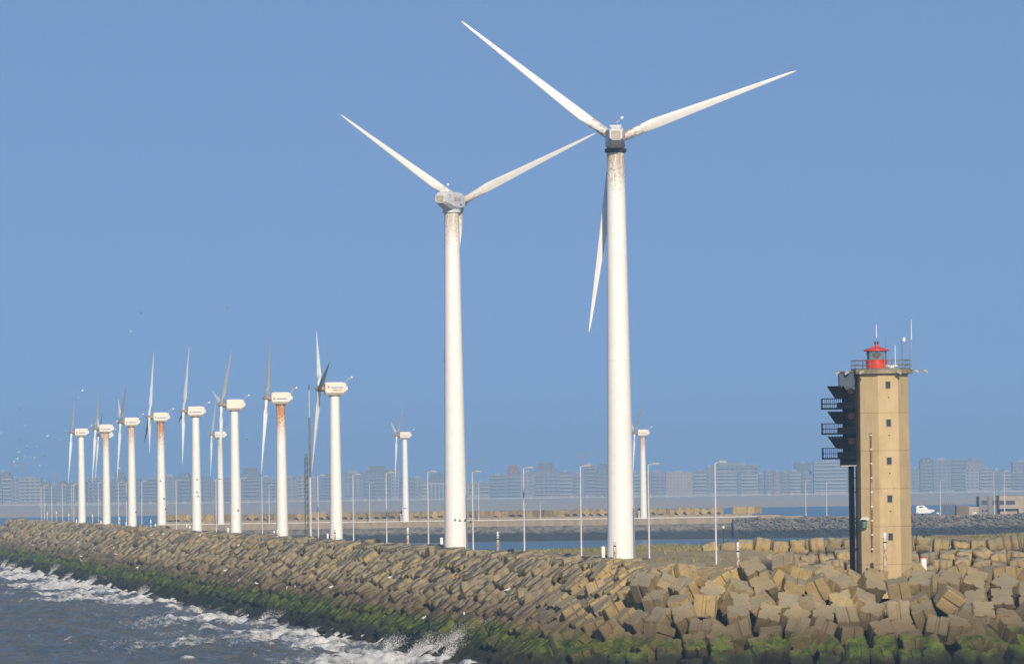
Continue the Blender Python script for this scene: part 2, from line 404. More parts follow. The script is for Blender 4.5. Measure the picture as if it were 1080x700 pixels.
# crest line: along the trunk, round the corner, along the head
RAD = 6.0
def tier_path(d, off0=0.0):
    """outline at distance d seaward of the crest line; list of (point, outward normal), spaced about one block"""
    T = Vector((0.148, -1.0)).normalized(); N1 = Vector((nx_, ny_)).normalized(); N2 = Vector((0.05, -0.9988))
    a1 = math.atan2(N1.y, N1.x) % (2 * math.pi); a2 = math.atan2(N2.y, N2.x) % (2 * math.pi)
    # corner centre: RAD inside both lines
    Zc = HEADZ + RAD + 1.0; C = Vector((rowx(Zc) - CO + RAD * 1.011, Zc)); rr = RAD + d
    out_ = []; L1 = 1225.0; pos = -L1 + off0; step = BS * (1.13 if d < 0 else 1.17); arc = rr * (a2 - a1)
    if arc < 0.5: arc = 0.01
    T2 = Vector((0.9988, 0.05))
    while pos < arc + 72:
        if pos < 0: p = C + N1 * rr - T * (-pos); nn = N1
        elif pos < arc: a = a1 + (a2 - a1) * pos / arc; nn = Vector((math.cos(a), math.sin(a))); p = C + nn * rr
        else: p = C + N2 * rr + T2 * (pos - arc); nn = N2
        out_.append((p, nn, pos, arc)); pos += step
    return out_
SL = R(35); blocks = []
TIERS = [(-6.6, 10.25, 0.0), (-3.9, 10.45, 0.06), (-1.2, 10.55, 0.22)]
for t in range(1, 9):   # tiers down the slope
    s = (t - 0.45) * BS * 1.08
    TIERS.append((s * math.cos(SL), 10.5 - s * math.sin(SL), SL))
rb = random.Random(3)
def wob(p, ti): return float(fbm(np.array([p / 13.0]), np.array([ti * 0.55]), 71, 3)[0]) - 0.5
for ti, (d, zc, tilt) in enumerate(TIERS):
    for (p, nn, pos, arc) in tier_path(d, rb.uniform(0, 2.5) + (ti % 2) * 1.3):
        head = pos > -3
        if d < -2 and pos < -3 and rb.random() < 0.22: continue
        if d < -3 and head and (p.x > 36.2 and p.x < 45.5): continue          # clear of the light tower
        if d < -0.5 and head and 43.2 < p.x < 47.6: continue
        if d < -2.0 and head and p.x < 33: 
            if rb.random() < 0.5: continue
        if ti > 2 and not head:
            q = wob(pos, ti) * 2.6; p = p + nn * q; p += Vector((0, wob(pos + 400, ti) * 2.0))
            q2 = wob(pos + 900, ti) * 1.1
        else: q, q2 = 0.0, 0.0
        j = 1.25 if head else 0.6
        if rb.random() < (0.2 if head else 0.16): j *= 2.4
        yaw = math.atan2(nn.y, nn.x) + math.pi / 2 + rb.gauss(0, 0.16) * (1.7 if head else 0.7)
        Mx = Matrix.Translation((p.x + rb.gauss(0, .16) * j, p.y + rb.gauss(0, .16) * j, zc - q * 0.70 + q2 + rb.gauss(0, .17) * (1.4 * j) - 0.6 * min(1, max(0, (pos + 6) / 16))))
        ax = Vector((-nn.y, nn.x, 0))                                      # tangent: tilt outward about it
        Mx = Mx @ Matrix.Rotation(tilt + rb.gauss(0, 0.13) * j * 1.3, 4, ax) @ Matrix.Rotation(yaw, 4, 'Z') @ Matrix.Rotation(rb.gauss(0, 0.12) * j * 1.3, 4, 'Y')
        if rb.random() < (0.16 if head else 0.10): Mx = Mx @ Matrix.Rotation(math.pi / 2, 4, 'X')   # lying on its side
        if head and ti in (2, 3, 4) and rb.random() < 0.3: Mx = Mx @ Matrix.Rotation(rb.choice((-1, 1)) * rb.uniform(.35, .7), 4, 'Y')
        blocks.append([Mx, ti, pos, 'front', head])
# the blocks of the bank behind the light tower, facing the viewer
for ti in range(6):
    x = 30.0 + rb.uniform(0, 1.5) + ti * 0.9
    while x < 126:
        zz = 9.9 - ti * 1.55; y = 905 - ti * 2.3 + (x - 62) * 0.05 - (0 if x > 34 else (34 - x) * 2)
        Mx = Matrix.Translation((x, y + rb.gauss(0, .4), zz + rb.gauss(0, .3) + (0.35 if ti == 0 else 0))) @ Matrix.Rotation(R(22) * (ti > 0) + rb.gauss(0, .2), 4, 'X') @ Matrix.Rotation(rb.gauss(0, .35), 4, 'Z') @ Matrix.Rotation(rb.gauss(0, .18), 4, 'Y')
        if rb.random() < 0.3: Mx = Mx @ Matrix.Rotation(math.pi / 2, 4, 'X')
        blocks.append([Mx, ti, x, 'rear', False]); x += BS * rb.uniform(1.02, 1.28)
def in_view(m):
    t = m.translation; x, y = PX(t); return -14 < x < 1094 and y < 712 and t.z > -1.5
vis = [b for b in blocks if in_view(b[0])]
vis.sort(key=lambda b: (b[3] == 'rear', b[0].translation.y))
near = vis[:298]; near_ids = {id(b) for b in near}
TN = ['innermost deck tier', 'back deck tier', 'crest tier', 'first tier below the crest', 'second tier below the crest', 'third tier below the crest',
      'fourth tier below the crest', 'weedy fifth tier', 'weedy sixth tier', 'wet seventh tier', 'wet lowest tier']
by_tier = {}
for b in near: by_tier.setdefault(b[1], []).append(b)
for ti, bs in by_tier.items():
    bs.sort(key=lambda b: -PX(b[0].translation)[0])
    for i, b in enumerate(bs):
        o = link('concrete_block', VAR[rb.randrange(8)]); o.matrix_world = b[0]
        look = 'weedy green' if b[0].translation.z < 3.6 else ('tan' if b[0].translation.z > 6.2 else 'brown stained')
        tag(o, '%s grooved block in the %s, %s from the right edge' % (look, TN[ti], nth(i)), 'block', 'grooved concrete armour blocks')
rest = [b for b in blocks if id(b) not in near_ids]
src = VAR[0]; n0 = len(src.vertices); base = np.empty(n0 * 3); src.vertices.foreach_get('co', base); base = base.reshape(-1, 3)
fb = MB()
VV = []; FQ = []; TT = []
mats = np.array([np.array(b[0]) for b in rest])
prof = np.array(groove_profile(BS)); npf = 24
simple_v = np.concatenate([np.c_[prof * 0.97, np.full(npf, -BS / 2)], np.c_[prof * 0.92, np.full(npf, BS / 2)]])
# caps as quads fanned in strips
capq = [(i, (npf - 1) - i, (npf - 2) - i, i + 1) for i in range(npf // 2 - 1)]
sideq = [(i, (i + 1) % npf, (i + 1) % npf + npf, i + npf) for i in range(npf)]
# flat square caps with notch triangles are simpler as centre fans (degenerate-free)
cv = np.array([[0, 0, -BS / 2], [0, 0, BS / 2]]); simple_v = np.concatenate([simple_v, cv])
tri = [(npf * 2, (i + 1) % npf, i) for i in range(npf)] + [(npf * 2 + 1, npf + i, npf + (i + 1) % npf) for i in range(npf)]
tri += [(a, b_, c_) for a, b_, c_, d_ in sideq] + [(a, c_, d_) for a, b_, c_, d_ in sideq]
tri = np.array(tri); ns = len(simple_v)
VVn = np.einsum('bij,vj->bvi', mats[:, :3, :3], simple_v) + mats[:, None, :3, 3]
FQn = (tri[None] + (np.arange(len(rest)) * ns)[:, None, None]).reshape(-1, 3)
tint = np.repeat(rng.random(len(rest)), ns)
o = link('concrete_block_mass', np_mesh('concrete_block_mass', VVn.reshape(-1, 3), FQn, M['block_mass'], False, {'tint': tint}))
tag(o, 'mass of grooved concrete cubes armouring the far breakwater', 'blocks', 'grooved concrete armour blocks', 'stuff')

# dark boulders where the sea breaks
k = NT('wet_rock', 0.45, 0.5); p = k.pos(); n = k.noise(p, 1.2, 5); k.col(k.mix(k.rng(n, .35, .65), (0.018, 0.016, 0.012), (0.075, 0.05, 0.032))); k.bump(n, .5, .2); M['wetrock'] = k.m
def rock_mesh(seed, m, sub=2):
    bm = bmesh.new(); bmesh.ops.create_icosphere(bm, subdivisions=sub, radius=1.0); r = random.Random(seed)
    pl = [(Vector((r.gauss(0, 1), r.gauss(0, 1), r.gauss(0, 1))).normalized(), r.uniform(0.45, 0.8)) for _ in range(9)]
    for v in bm.verts:
        for nrm, dd_ in pl:
            e = v.co.dot(nrm) - dd_
            if e > 0: v.co -= nrm * e
    me = bpy.data.meshes.new('wet_rock'); bm.to_mesh(me); bm.free(); me.materials.append(m); return me
RK = [rock_mesh(i, M['wetrock']) for i in range(5)]
spots = []
for i in range(46):
    z = 640 + 900 * (i / 45) ** 1.35 + rb.uniform(-6, 6); dd_ = rb.uniform(-1.5, 2.2) + (3.2 if rb.random() < .2 else 0)
    spots.append((rowx(z) - 25.6 - dd_, z, rb.uniform(-0.3, 0.45)))
spots.sort(key=lambda s: s[1])
for i, s in enumerate(spots):
    o = link('wet_rock', RK[i % 5]); o.location = s; o.scale = (rb.uniform(.8, 1.9), rb.uniform(.9, 2.0), rb.uniform(.6, 1.1)); o.rotation_euler = (rb.uniform(-.3, .3), rb.uniform(-.3, .3), rb.uniform(0, 6))
    tag(o, 'dark wet boulder awash in foam, %s along the breakwater foot from the near end' % nth(i), 'rock', 'wet boulders at the breakwater foot')

# ---------------------------------------------------------------- spray thrown up on the blocks
k = NT('spray_white', 0.6, 0.2); k.col((0.80, 0.80, 0.79)); M['spray'] = k.m
oct_v = np.array([(1, 0, 0), (-1, 0, 0), (0, 1, 0), (0, -1, 0), (0, 0, 1), (0, 0, -1)], float)
oct_f = np.array([(0, 2, 4), (2, 1, 4), (1, 3, 4), (3, 0, 4), (2, 0, 5), (1, 2, 5), (3, 1, 5), (0, 3, 5)])
pts = []; sz = []
for (px, py, hh, wid, n) in ((478, 694, 4.6, 3.6, 1500), (455, 692, 3.4, 3.0, 900), (425, 686, 2.4, 2.5, 420), (375, 668, 1.6, 3.0, 420), (322, 656, 2.6, 2.4, 600), (262, 650, 1.4, 3, 260), (225, 632, 1.9, 2.6, 500),
                             (195, 628, 2.4, 3.0, 600), (150, 617, 2.6, 3.2, 600), (120, 611, 2.2, 3.0, 400), (100, 607, 3.2, 1.6, 350), (60, 603, 1.8, 3, 260), (30, 600, 2.0, 4, 300), (8, 597, 2.2, 3, 260)):
    yd = derot(px, py)[1] - 161; Z = HC * F / yd
    c0 = Vector((rowx(Z) - 24.6, Z, 0.2))
    plumes = [(rng.normal() * wid * .6, rng.normal() * wid * 1.2, rng.uniform(.5, 1)) for _ in range(5)]
    for i in range(n * 9):
        q = plumes[rng.integers(5)]; t = rng.random() ** 1.6
        sp = 0.25 + 0.30 * t * wid / 2
        pts.append((c0.x + q[0] + rng.normal() * sp + 1.6 * t, c0.y + q[1] + rng.normal() * sp * 1.5, c0.z + hh * q[2] * t + rng.normal() * .15))
        sz.append((0.010 + 0.036 * rng.random() ** 4) * (1.7 - 1.1 * t) * (0.7 + Z / 1600))
pts = np.array(pts); sz = np.array(sz)
VV = pts[:, None, :] + oct_v[None] * sz[:, None, None] * np.array([1, 1, 1.25])
FF = (oct_f[None] + (np.arange(len(pts)) * 6)[:, None, None]).reshape(-1, 3)
o = link('wave_spray', np_mesh('wave_spray', VV.reshape(-1, 3), FF, M['spray']))
tag(o, 'white spray bursting where waves hit the blocks', 'spray', kind='stuff')

# ---------------------------------------------------------------- dune grass on the deck
k = NT('dune_grass', 0.9, 0.1); a = k.n('ShaderNodeAttribute'); a.attribute_name = 'tint'
k.col(k.mix(a.outputs['Fac'], (0.12, 0.145, 0.045), (0.36, 0.29, 0.14))); M['grass'] = k.m
gp = []
while len(gp) < 15000:
    x = rng.uniform(-24, 128); z = rng.uniform(655, 1018) if rng.random() < 0.25 else rng.uniform(900, 1025)
    gp.append((x, z))
gp = np.array(gp); dg_ = inside_dist(crest_poly, gp[:, 0], gp[:, 1])
keep = (dg_ < -1.0) & (gp[:, 0] > rowx(gp[:, 1]) + 8) & ((gp[:, 1] > 660)) & (fbm(gp[:, 0] / 9, gp[:, 1] / 9, 44, 3) > 0.40)
gp = gp[keep]
gh = DECK - 0.7 * np.clip((gp[:, 1] - 900) / 40, 0, 1) * np.clip((55 - gp[:, 0]) / 25, 0, 1) + 1.2 * np.clip((gp[:, 0] - 10) / 40, 0, 1) * np.clip((fbm(gp[:, 0] / 22, gp[:, 1] / 22, 5, 4) - 0.4) * 3, 0, 1) * np.clip((gp[:, 1] - 925) / 30, 0, 1) * np.clip((1030 - gp[:, 1]) / 30, 0, 1) * (gp[:, 0] > rowx(gp[:, 1]) + 14)
VV = []; TT = []
for (x, z), h in zip(gp, gh):
    t0 = min(1, max(0, rng.normal(0.42, .28)))
    for q in range(4):
        a_ = rng.uniform(0, 6.28); w = rng.uniform(.06, .16); hh = rng.uniform(.25, .62); lx, ly = rng.normal() * .22, rng.normal() * .22
        ox, oy = rng.normal() * .25, rng.normal() * .25
        VV += [(x + ox - w * math.cos(a_), z + oy - w * math.sin(a_), h - .1), (x + ox + w * math.cos(a_), z + oy + w * math.sin(a_), h - .1), (x + ox + lx, z + oy + ly, h + hh)]
        TT += [t0] * 3
VV = np.array(VV); o = link('dune_grass', np_mesh('dune_grass', VV, np.arange(len(VV)).reshape(-1, 3), M['grass'], False, {'tint': TT}))
tag(o, 'rough green and straw grass along the deck edge', 'grass', kind='stuff')

# ---------------------------------------------------------------- wind turbines
def airfoil(ch, th, n=16):
    pts = []
    for i in range(n):
        a = 2 * math.pi * i / n; x = math.cos(a)
        pts.append((ch * (x * 0.5 - 0.12), th * 0.5 * math.sin(a) * (0.62 + 0.38 * -x) * 1.15))
    return pts
def blade_mesh(Rr, root, chord, tip, pitch, m, name='blade'):
    b = MB(); rings = []
    for f in (0.03, 0.07, 0.11, 0.16, 0.21, 0.28, 0.38, 0.5, 0.62, 0.74, 0.85, 0.93, 0.975, 1.0):
        r = f * Rr; t = min(1, max(0, (f - 0.07) / 0.14)); t = t * t * (3 - 2 * t)
        cm = chord + (tip - chord) * max(0, (f - 0.21) / 0.79) ** 0.9
        if f > 0.96: cm *= 0.8 if f < 1 else 0.3
        ch = root * (1 - t) + cm * t; th = root * (1 - t) + cm * (0.30 - 0.14 * f) * t
        tw = pitch * t + R(13) * (1 - f) ** 2 * t
        ring = []
        A = airfoil(ch, th); n = len(A)
        for i, (x, y) in enumerate(A):
            a = 2 * math.pi * i / n; cx, cy = root / 2 * math.cos(a), root / 2 * math.sin(a)
            x, y = cx * (1 - t) + x * t, cy * (1 - t) + y * t
            ring.append(Vector((x * math.cos(tw) - y * math.sin(tw), x * math.sin(tw) + y * math.cos(tw), r)))
        rings.append(ring)
    b.loft(rings); return b.mesh(name, m, 50)
def rotor(t, hubpos, Rr, phases, bmesh_, hub_r, hubm, tilt=R(5), mats=None):
    """hub and three blades on the +Y end of the nacelle; phases are angles from +X towards up"""
    h = MB(); prof = [(hub_r * .9, -hub_r * .9), (hub_r, -hub_r * .2), (hub_r * .98, hub_r * .35), (hub_r * .75, hub_r * .95), (hub_r * .3, hub_r * 1.3), (0.03, hub_r * 1.38)]
    h.lathe(prof, 20); ho = h.build('hub', hubm, t, hubpos, 40); ho.rotation_euler = (-math.pi / 2 + tilt, 0, 0)
    for i, a in enumerate(phases):
        bo = link('blade', bmesh_, t)
        Mx = Matrix.Translation(hubpos) @ Matrix.Rotation(tilt, 4, 'X') @ Matrix.Rotation(math.pi / 2 - a, 4, 'Y')
        bo.matrix_local = Mx
    return ho
def tower(t, h, r0, r1, m, seams=3):
    b = MB(); b.lathe([(r0 * 1.0, -0.8), (r0, 0.0)] + [(r0 + (r1 - r0) * i / 10, h * i / 10) for i in range(1, 11)], 36)
    o = b.build('tower', m, t, None, 40)
    for i in range(1, seams + 1):
        z = h * i / (seams + 1); rr = r0 + (r1 - r0) * i / (seams + 1)
        f = MB(); f.lathe([(rr + .004, z - .06), (rr + .022, z - .05), (rr + .022, z + .05), (rr + .004, z + .06)], 36, caps=False)
        f.build('flange', M['white'], o, None, 40)
    return o
def octo(w, z0, z1, ch, y, dx=0.0):
    """chamfered box section at y"""
    return [Vector(p) for p in ((-w + ch + dx, y, z0), (w - ch + dx, y, z0), (w + dx, y, z0 + ch), (w + dx, y, z1 - ch), (w - ch + dx, y, z1), (-w + ch + dx, y, z1), (-w + dx, y, z1 - ch), (-w + dx, y, z0 + ch))]
BL = {k_: blade_mesh(24.3, 1.15, 1.36, 0.22, R(6), M[k_]) for k_ in ('blade_dirty', 'blade_clean')}
def big_turbine(px, hub, yaw, phases, rustm, bladek, label, text):
    Z = rowz(px); base = Vector((rowx(Z), Z, DECK))
    t = empty('wind_turbine', base, yaw); tag(t, label, 'wind turbine', 'large wind turbines')
    hz = P(hub[0], hub[1], Z).z - DECK; H_ = hz - 1.35
    tow = tower(t, H_, 1.76, 1.10, rustm)
    r = MB(); r.lathe([(1.12, H_ - .35), (1.36, H_ - .25), (1.36, H_ + .12), (1.2, H_ + .2)], 28); r.build('yaw_ring', M['nacelle_grey'] if text else M['ring'], t, None, 40)
    zb = H_ + .08
    n = MB(); n.loft([octo(.78, zb + .95, zb + 2.3, .3, -4.2), octo(.92, zb + .72, zb + 2.6, .36, -3.7), octo(1.18, zb + .1, zb + 2.72, .42, -1.3), octo(1.25, zb, zb + 2.72, .45, 1.2), octo(1.15, zb + .1, zb + 2.62, .5, 2.5)])
    no = n.build('nacelle', M['nacelle_grey'], t)
    v = MB(); v.box(-.56, .56, -4.28, -4.18, zb + 1.08, zb + 1.8); v.box(-.56, .56, -4.28, -4.18, zb + 1.87, zb + 2.08); v.build('vent_panel', M['panel'], no)
    rh = MB(); rh.box(-.7, .7, -2.6, -1.2, zb + 2.7, zb + 2.86); rh.build('roof_hatch', M['white'], no)
    ms = MB(); ms.tube([(.2, -2.9, zb + 2.5), (.2, -2.9, zb + 3.4)], .035, 6); ms.tube([(.2, -2.9, zb + 3.2), (.75, -3.0, zb + 3.7)], .03, 6); ms.build('instrument_mast', M['galv'], no)
    bl = MB(); bl.lathe([(.02, zb + 3.52), (.17, zb + 3.6), (.2, zb + 3.75), (.14, zb + 3.9), (.02, zb + 3.95)], 10, (.8, -3.02)); bl.build('anemometer', M['white'], no)
    if text:
        q = MB(); q.box(1.235, 1.262, -1.55, -1.15, zb + 1.35, zb + 1.95); q.build('logo', M['orange_ink'], no)
        q = MB(); y = -.85
        for w in (.26, .2, .24, .2, .22, .24, .2): q.box(1.235, 1.272, y, y + w * .75, zb + 1.4, zb + 1.4 + rb.uniform(.35, .5)); y += w
        q.build('lettering', M['grey_ink'], no)
        q = MB(); q.box(1.235, 1.272, .35, 1.05, zb + .75, zb + .95); q.build('type_plate', M['blue_ink'], no)
    rotor(t, Vector((0, 3.35, zb + 1.42)), 24.0, phases, BL[bladek], .98, M['hubrust'], 0.0)
    # entrance: a tall narrow cabinet beside the foot on the sea side
    d = MB(); d.box(-.20, .20, -.5, .5, -.3, 3.0); do = d.build('door_cabinet', M['white'], t, (-2.25, -.3, 0)); do.rotation_euler = (0, 0, -yaw)
    d = MB(); d.box(-.17, .17, -.55, -.505, .1, 2.2); d.build('door', M['cream'], do)
    return t
Hb = P(649, 147, rowz(655)).z - DECK - 1.35; Ha = P(485, 212, rowz(481)).z - DECK - 1.35
M['tower_b'] = white_paint('tower_paint_grimy', Hb, 0.7); M['tower_a'] = white_paint('tower_paint_specked', Ha, 0.5)
big_turbine(655, (649, 147), 0.0, (R(20), R(141.5), R(261.5)), M['tower_b'], 'blade_dirty', 'tallest white wind turbine, grimy brown under its nacelle, rotor turned away', False)
big_turbine(481, (485, 213), R(-23.5), (R(23.2), R(144.8), R(262.6)), M['tower_a'], 'blade_clean', 'second tallest white wind turbine, with lettering on its slanted nacelle', True)

SB = {k_: blade_mesh(15.6, .72, .88, .08, R(58), M[k_]) for k_ in ('blade_clean', 'blade_grey')}
NAC = {}
def small_turbine(base, hz, sc, yaw, up, rust, label, text, group):
    t = empty('wind_turbine', base, yaw); t.scale = (sc,) * 3; tag(t, label, 'wind turbine', group)
    H_ = hz - 1.12
    key = ('tw', rust)
    m = white_paint('small_tower_paint_%s' % {0: 'clean', 1: 'stained', 2: 'rusty'}[rust], H_, (0.0, 0.45, 1.0)[rust], True, (0.80, 0.78, 0.73)) if rust else M['tower_s']
    tower(t, H_, 1.16, .84, m, 2)
    r = MB(); r.lathe([(.86, H_ - .2), (1.15, H_ - .05), (1.15, H_ + .08)], 24); r.build('yaw_ring', M['hubrust'], t, None, 40)
    zb = H_ + .03
    n = MB(); n.loft([octo(.95, zb + .5, zb + 2.0, .3, -2.0), octo(1.08, zb + .1, zb + 2.2, .4, -1.6), octo(1.12, zb, zb + 2.28, .42, -1.3), octo(1.12, zb, zb + 2.28, .42, 1.5), octo(1.04, zb + .12, zb + 2.12, .4, 1.75)])
    no = n.build('nacelle', M['cream'], t)
    b = MB(); b.box(-.3, .3, -2.3, -1.98, zb + .9, zb + 1.5); b.build('rear_hood', M['white'], no)
    ms = MB(); ms.tube([(0, -1.9, zb + 2.0), (0, -2.3, zb + 2.7), (0, -3.0, zb + 3.05)], .05, 6); ms.tube([(0, -2.3, zb + 2.7), (0, -2.25, zb + 3.4)], .025, 6); ms.build('instrument_mast', M['galv'], no)
    bl = MB(); bl.lathe([(.02, zb + 2.9), (.2, zb + 2.96), (.24, zb + 3.1), (.16, zb + 3.25), (.02, zb + 3.3)], 10, (0, -3.1)); bl.build('anemometer', M['white'], no)
    if text:
        # the visible flank is local -X
        q = MB(); q.box(-1.145, -1.10, 1.05, 1.32, zb + (1.25 if text == 2 else .85), zb + (1.65 if text == 2 else 1.25)); q.build('logo', M['red_ink'] if text == 2 else M['hubrust'], no)
        q = MB(); y = .75; zl = zb + (1.2 if text == 2 else .88)
        for i in range(10): w = rb.uniform(.12, .2); q.box(-1.142, -1.10, y - w, y, zl, zl + rb.uniform(.2, .3)); y -= w + .05
        q.build('lettering', M['blue_ink'], no)
        if text == 2:
            q = MB(); y = .45
            for i in range(6): w = rb.uniform(.12, .24); q.box(-1.142, -1.10, y - w, y, zb + .72, zb + .98); y -= w + (.05 if i != 3 else .25)
            q.build('second_lettering', M['red_ink'], no)
    s = MB(); s.tube([(0, 1.7, zb + 1.1), (0, 2.4, zb + 1.15)], .5, 14); s.build('shaft', M['hubrust'], t, None, 40)
    rotor(t, Vector((0, 2.75, zb + 1.18)), 15.6, [math.pi / 2 - R(up) + i * 2 * math.pi / 3 for i in range(3)], SB['blade_grey'], .55, M['hubrust'], R(4.5))
    d = MB(); d.box(-.14, .14, -.35, .35, -.3, 2.6); do = d.build('door_cabinet', M['white'], t, Vector((math.cos(-yaw) * -1.55, math.sin(-yaw) * -1.55, 0))); do.rotation_euler = (0, 0, -yaw)
    return t
M['tower_s'] = white_paint('small_tower_paint', col=(0.80, 0.79, 0.75))
ROWG = 'small wind turbines in a row along the breakwater'
for (px, hub, up, rust, text, yaw, lab) in (
    (355, (354, 410), 47, 0, 2, 98, 'small white turbine with blue and red lettering, nearest of the receding row'),
    (298, (296, 420), -42, 2, 1, 92, 'small white turbine with orange rust streaks under its nacelle, beside the masts'),
    (249, (248, 427), -42, 0, 0, 101, 'small white turbine with plain unlettered nacelle, third from the near end'),
    (208, (206, 434), -21, 0, 1, 97, 'small white turbine with one long blade up and one down, fourth from the near end'),
    (171, (170, 440), -5, 2, 1, 97, 'small white turbine with rust brown tower top, fifth from the near end'),
    (140, (139, 445), -53.6, 1, 1, 98, 'small white turbine with two blades raised in a narrow fork, sixth from near end'),
    (113, (112.5, 452), -44, 1, 1, 95, 'small white turbine hiding another nacelle behind its tower top'),
    (87, (86, 456), -43, 0, 1, 95, 'leftmost and farthest small white turbine of the breakwater row')):
    Z = rowz(px); hz = P(hub[0], hub[1], Z).z - DECK
    small_turbine((rowx(Z), Z, DECK), hz, 1.0, R(yaw), up, rust, lab, text, ROWG)
MZ = 2200.0
for (px, hub, up, rust, yaw, z0, lab) in (
    (428, (427, 459), -48, 0, 100, 7.3, 'small white turbine on the distant mole, left of the lettered tall turbine'),
    (679, (679, 456.5), -51, 1, 99, 7.3, 'small stained turbine on the distant mole, just right of the tallest turbine'),
    (233, (232, 458.5), -35, 1, 98, 7.0, 'small stained turbine on the distant mole, seen between two nearer turbine towers'),
    (113.5, (114, 459), -62, 0, 98, 5.5, 'small turbine almost hidden behind a nearer tower, nacelle just showing')):
    b = P(px, 550, MZ + 6); sc = 1.16; hz = (P(hub[0], hub[1], MZ + 6).z - z0) / sc
    small_turbine((b.x, MZ + 6, z0), hz, sc, R(yaw), up, rust, lab, 1, 'small wind turbines on the distant mole')

# ---------------------------------------------------------------- street lamps on the deck
def lamp_proto(h, name='street_lamp'):
    t = empty(name)
    b = MB(); b.lathe([(.16, -.8), (.16, .9), (.125, 1.0), (.085, h)], 12); b.build('pole', M['galv'], t, None, 40)
    b = MB(); b.tube([(0, 0, h - .05), (.12, 0, h + .06), (.45, 0, h + .12)], .05, 8); b.build('arm', M['galv'], t, None, 40)
    b = MB(); b.loft([[Vector((x, y * w, h + .07 + z * q)) for y, z in ((-1, 0), (1, 0), (.8, 1), (-.8, 1))] for x, w, q in ((.3, .10, .12), (.55, .17, .22), (1.2, .17, .2), (1.42, .1, .1))])
    b.build('lamp_head', M['lampgrey'], t); return t
LAMPS = [755, 684.5, 613, 553, 499, 452, 408, 373, 336, 277, 254.5, 228.5, 186.5, 150, 134, 125.5, 104.5, 78.5, 76.2, 66.5, 55.3, 47.3, 44.2]
tops = [487, 489, 491, 493, 497, 497, 498, 500, 501, 502, 504, 505, 506, 507, 508, 508, 508, 510, 511, 511, 511, 512, 513]
proto = None
for i, (px, tp) in enumerate(zip(LAMPS, tops)):
    Z = rowz(px, 1.6); z1 = P(px, tp, Z).z
    if proto is None: proto = o = lamp_proto(12.0)
    else: o = copy_tree(proto)
    o.location = (rowx(Z) + 1.6, Z, DECK); o.scale = (1, 1, (z1 - DECK) / 12.15)
    tag(o, 'grey street lamp on the breakwater deck, %s from the lighthouse end of its row' % nth(i), 'street lamp', 'street lamps along the breakwater')
# weathered marker posts
k = NT('post_paint', 0.7, 0.3); o_ = k.coord(); zz = k.sep(o_)[2]; n = k.noise(k.scale(o_, (3, 3, .8)), 2.2, 4, .7)
w_ = k.n('ShaderNodeMath'); w_.operation = 'LESS_THAN'; w_.inputs[1].default_value = 0.5
c = k.mix(k.rng(n, .42, .60), (0.52, 0.47, 0.40), (0.34, 0.15, 0.06)); c = k.mix(k.rng(zz, 1.5, 1.9), c, (0.55, 0.52, 0.47)); k.col(c); M['post'] = k.m
def post_proto():
    t = empty('marker_post')
    b = MB(); b.lathe([(.20, -2.0), (.20, 1.9), (.17, 1.95), (.17, 2.55)], 12); b.build('post', M['post'], t, None, 40)
    b = MB(); b.lathe([(.19, 1.98), (.19, 2.14)], 12); b.build('dark_band', M['dark'], t, None, 40)
    b = MB(); b.lathe([(.24, 2.55), (.24, 2.62), (.13, 2.66), (.13, 2.85), (.19, 2.88), (.12, 3.1), (.02, 3.16)], 12); b.build('cap', M['white'], t, None, 40); return t
proto = None
POSTS = [(933, 561, 'in front of the lighthouse foot'), (778, 571, 'standing alone left of the lighthouse'), (722, 561.5, 'against the foot of the tallest turbine'), (525, 560, 'just right of the lettered tall turbine'),
         (430, 556, 'below a turbine on the distant mole'), (353, 555, 'at the foot of the nearest small turbine'), (292.5, 558, 'left of the rust streaked small turbine'), (240, 556, 'left of the plain small turbine'),
         (197, 552, 'left of the fourth small turbine'), (159, 547.5, 'between the fifth and sixth small turbines'), (126, 545, 'right of the seventh small turbine'), (97.5, 542, 'right of the farthest small turbine'), (72.5, 541, 'just left of the farthest small turbine'),
         (59.5, 539, 'second from the far end of the deck'), (50, 540, 'farthest out on the deck')]
for px, tp, where in POSTS:
    if px == 722: px = 647.5; tp = 566; px = 648.3
    Z = 623.0 if px == 933 else rowz(px, -2.6 if px != 778 else 6.0); pt = P(px, tp, Z)
    if proto is None: proto = o = post_proto()
    else: o = copy_tree(proto)
    o.location = (pt.x, Z, pt.z - 3.16)
    tag(o, 'rust streaked white marker post ' + where, 'post', 'marker posts along the deck')
pt = P(974, 591, 632)
t = empty('bollard', (pt.x, 632, pt.z - 1.1)); tag(t, 'short thick white post with a red rim, right of the lighthouse foot', 'bollard')
b = MB(); b.lathe([(.36, -2.2), (.36, 1.38), (.34, 1.4)], 16); b.build('post', M['white'], t, None, 40)
b = MB(); b.lathe([(.37, 1.38), (.37, 1.46), (.30, 1.5)], 16); b.build('rim', M['red'], t, None, 40)
# small navigation mark and a sign seen through the lamps
pt = P(763, 556, 925); t = empty('marker_beacon', (pt.x, 925, pt.z - 3.3)); tag(t, 'thin grey beacon on a white pedestal standing in the grass', 'beacon')
b = MB(); b.tube([(0, 0, -.4), (0, 0, 3.2)], .07, 8); b.build('pole', M['dark'], t); b = MB(); b.lathe([(.25, .3), (.25, .9)], 10); b.build('pedestal', M['white'], t); b = MB(); b.lathe([(.14, 3.1), (.2, 3.2), (.14, 3.5), (.02, 3.55)], 10); b.build('lantern', M['white'], t)

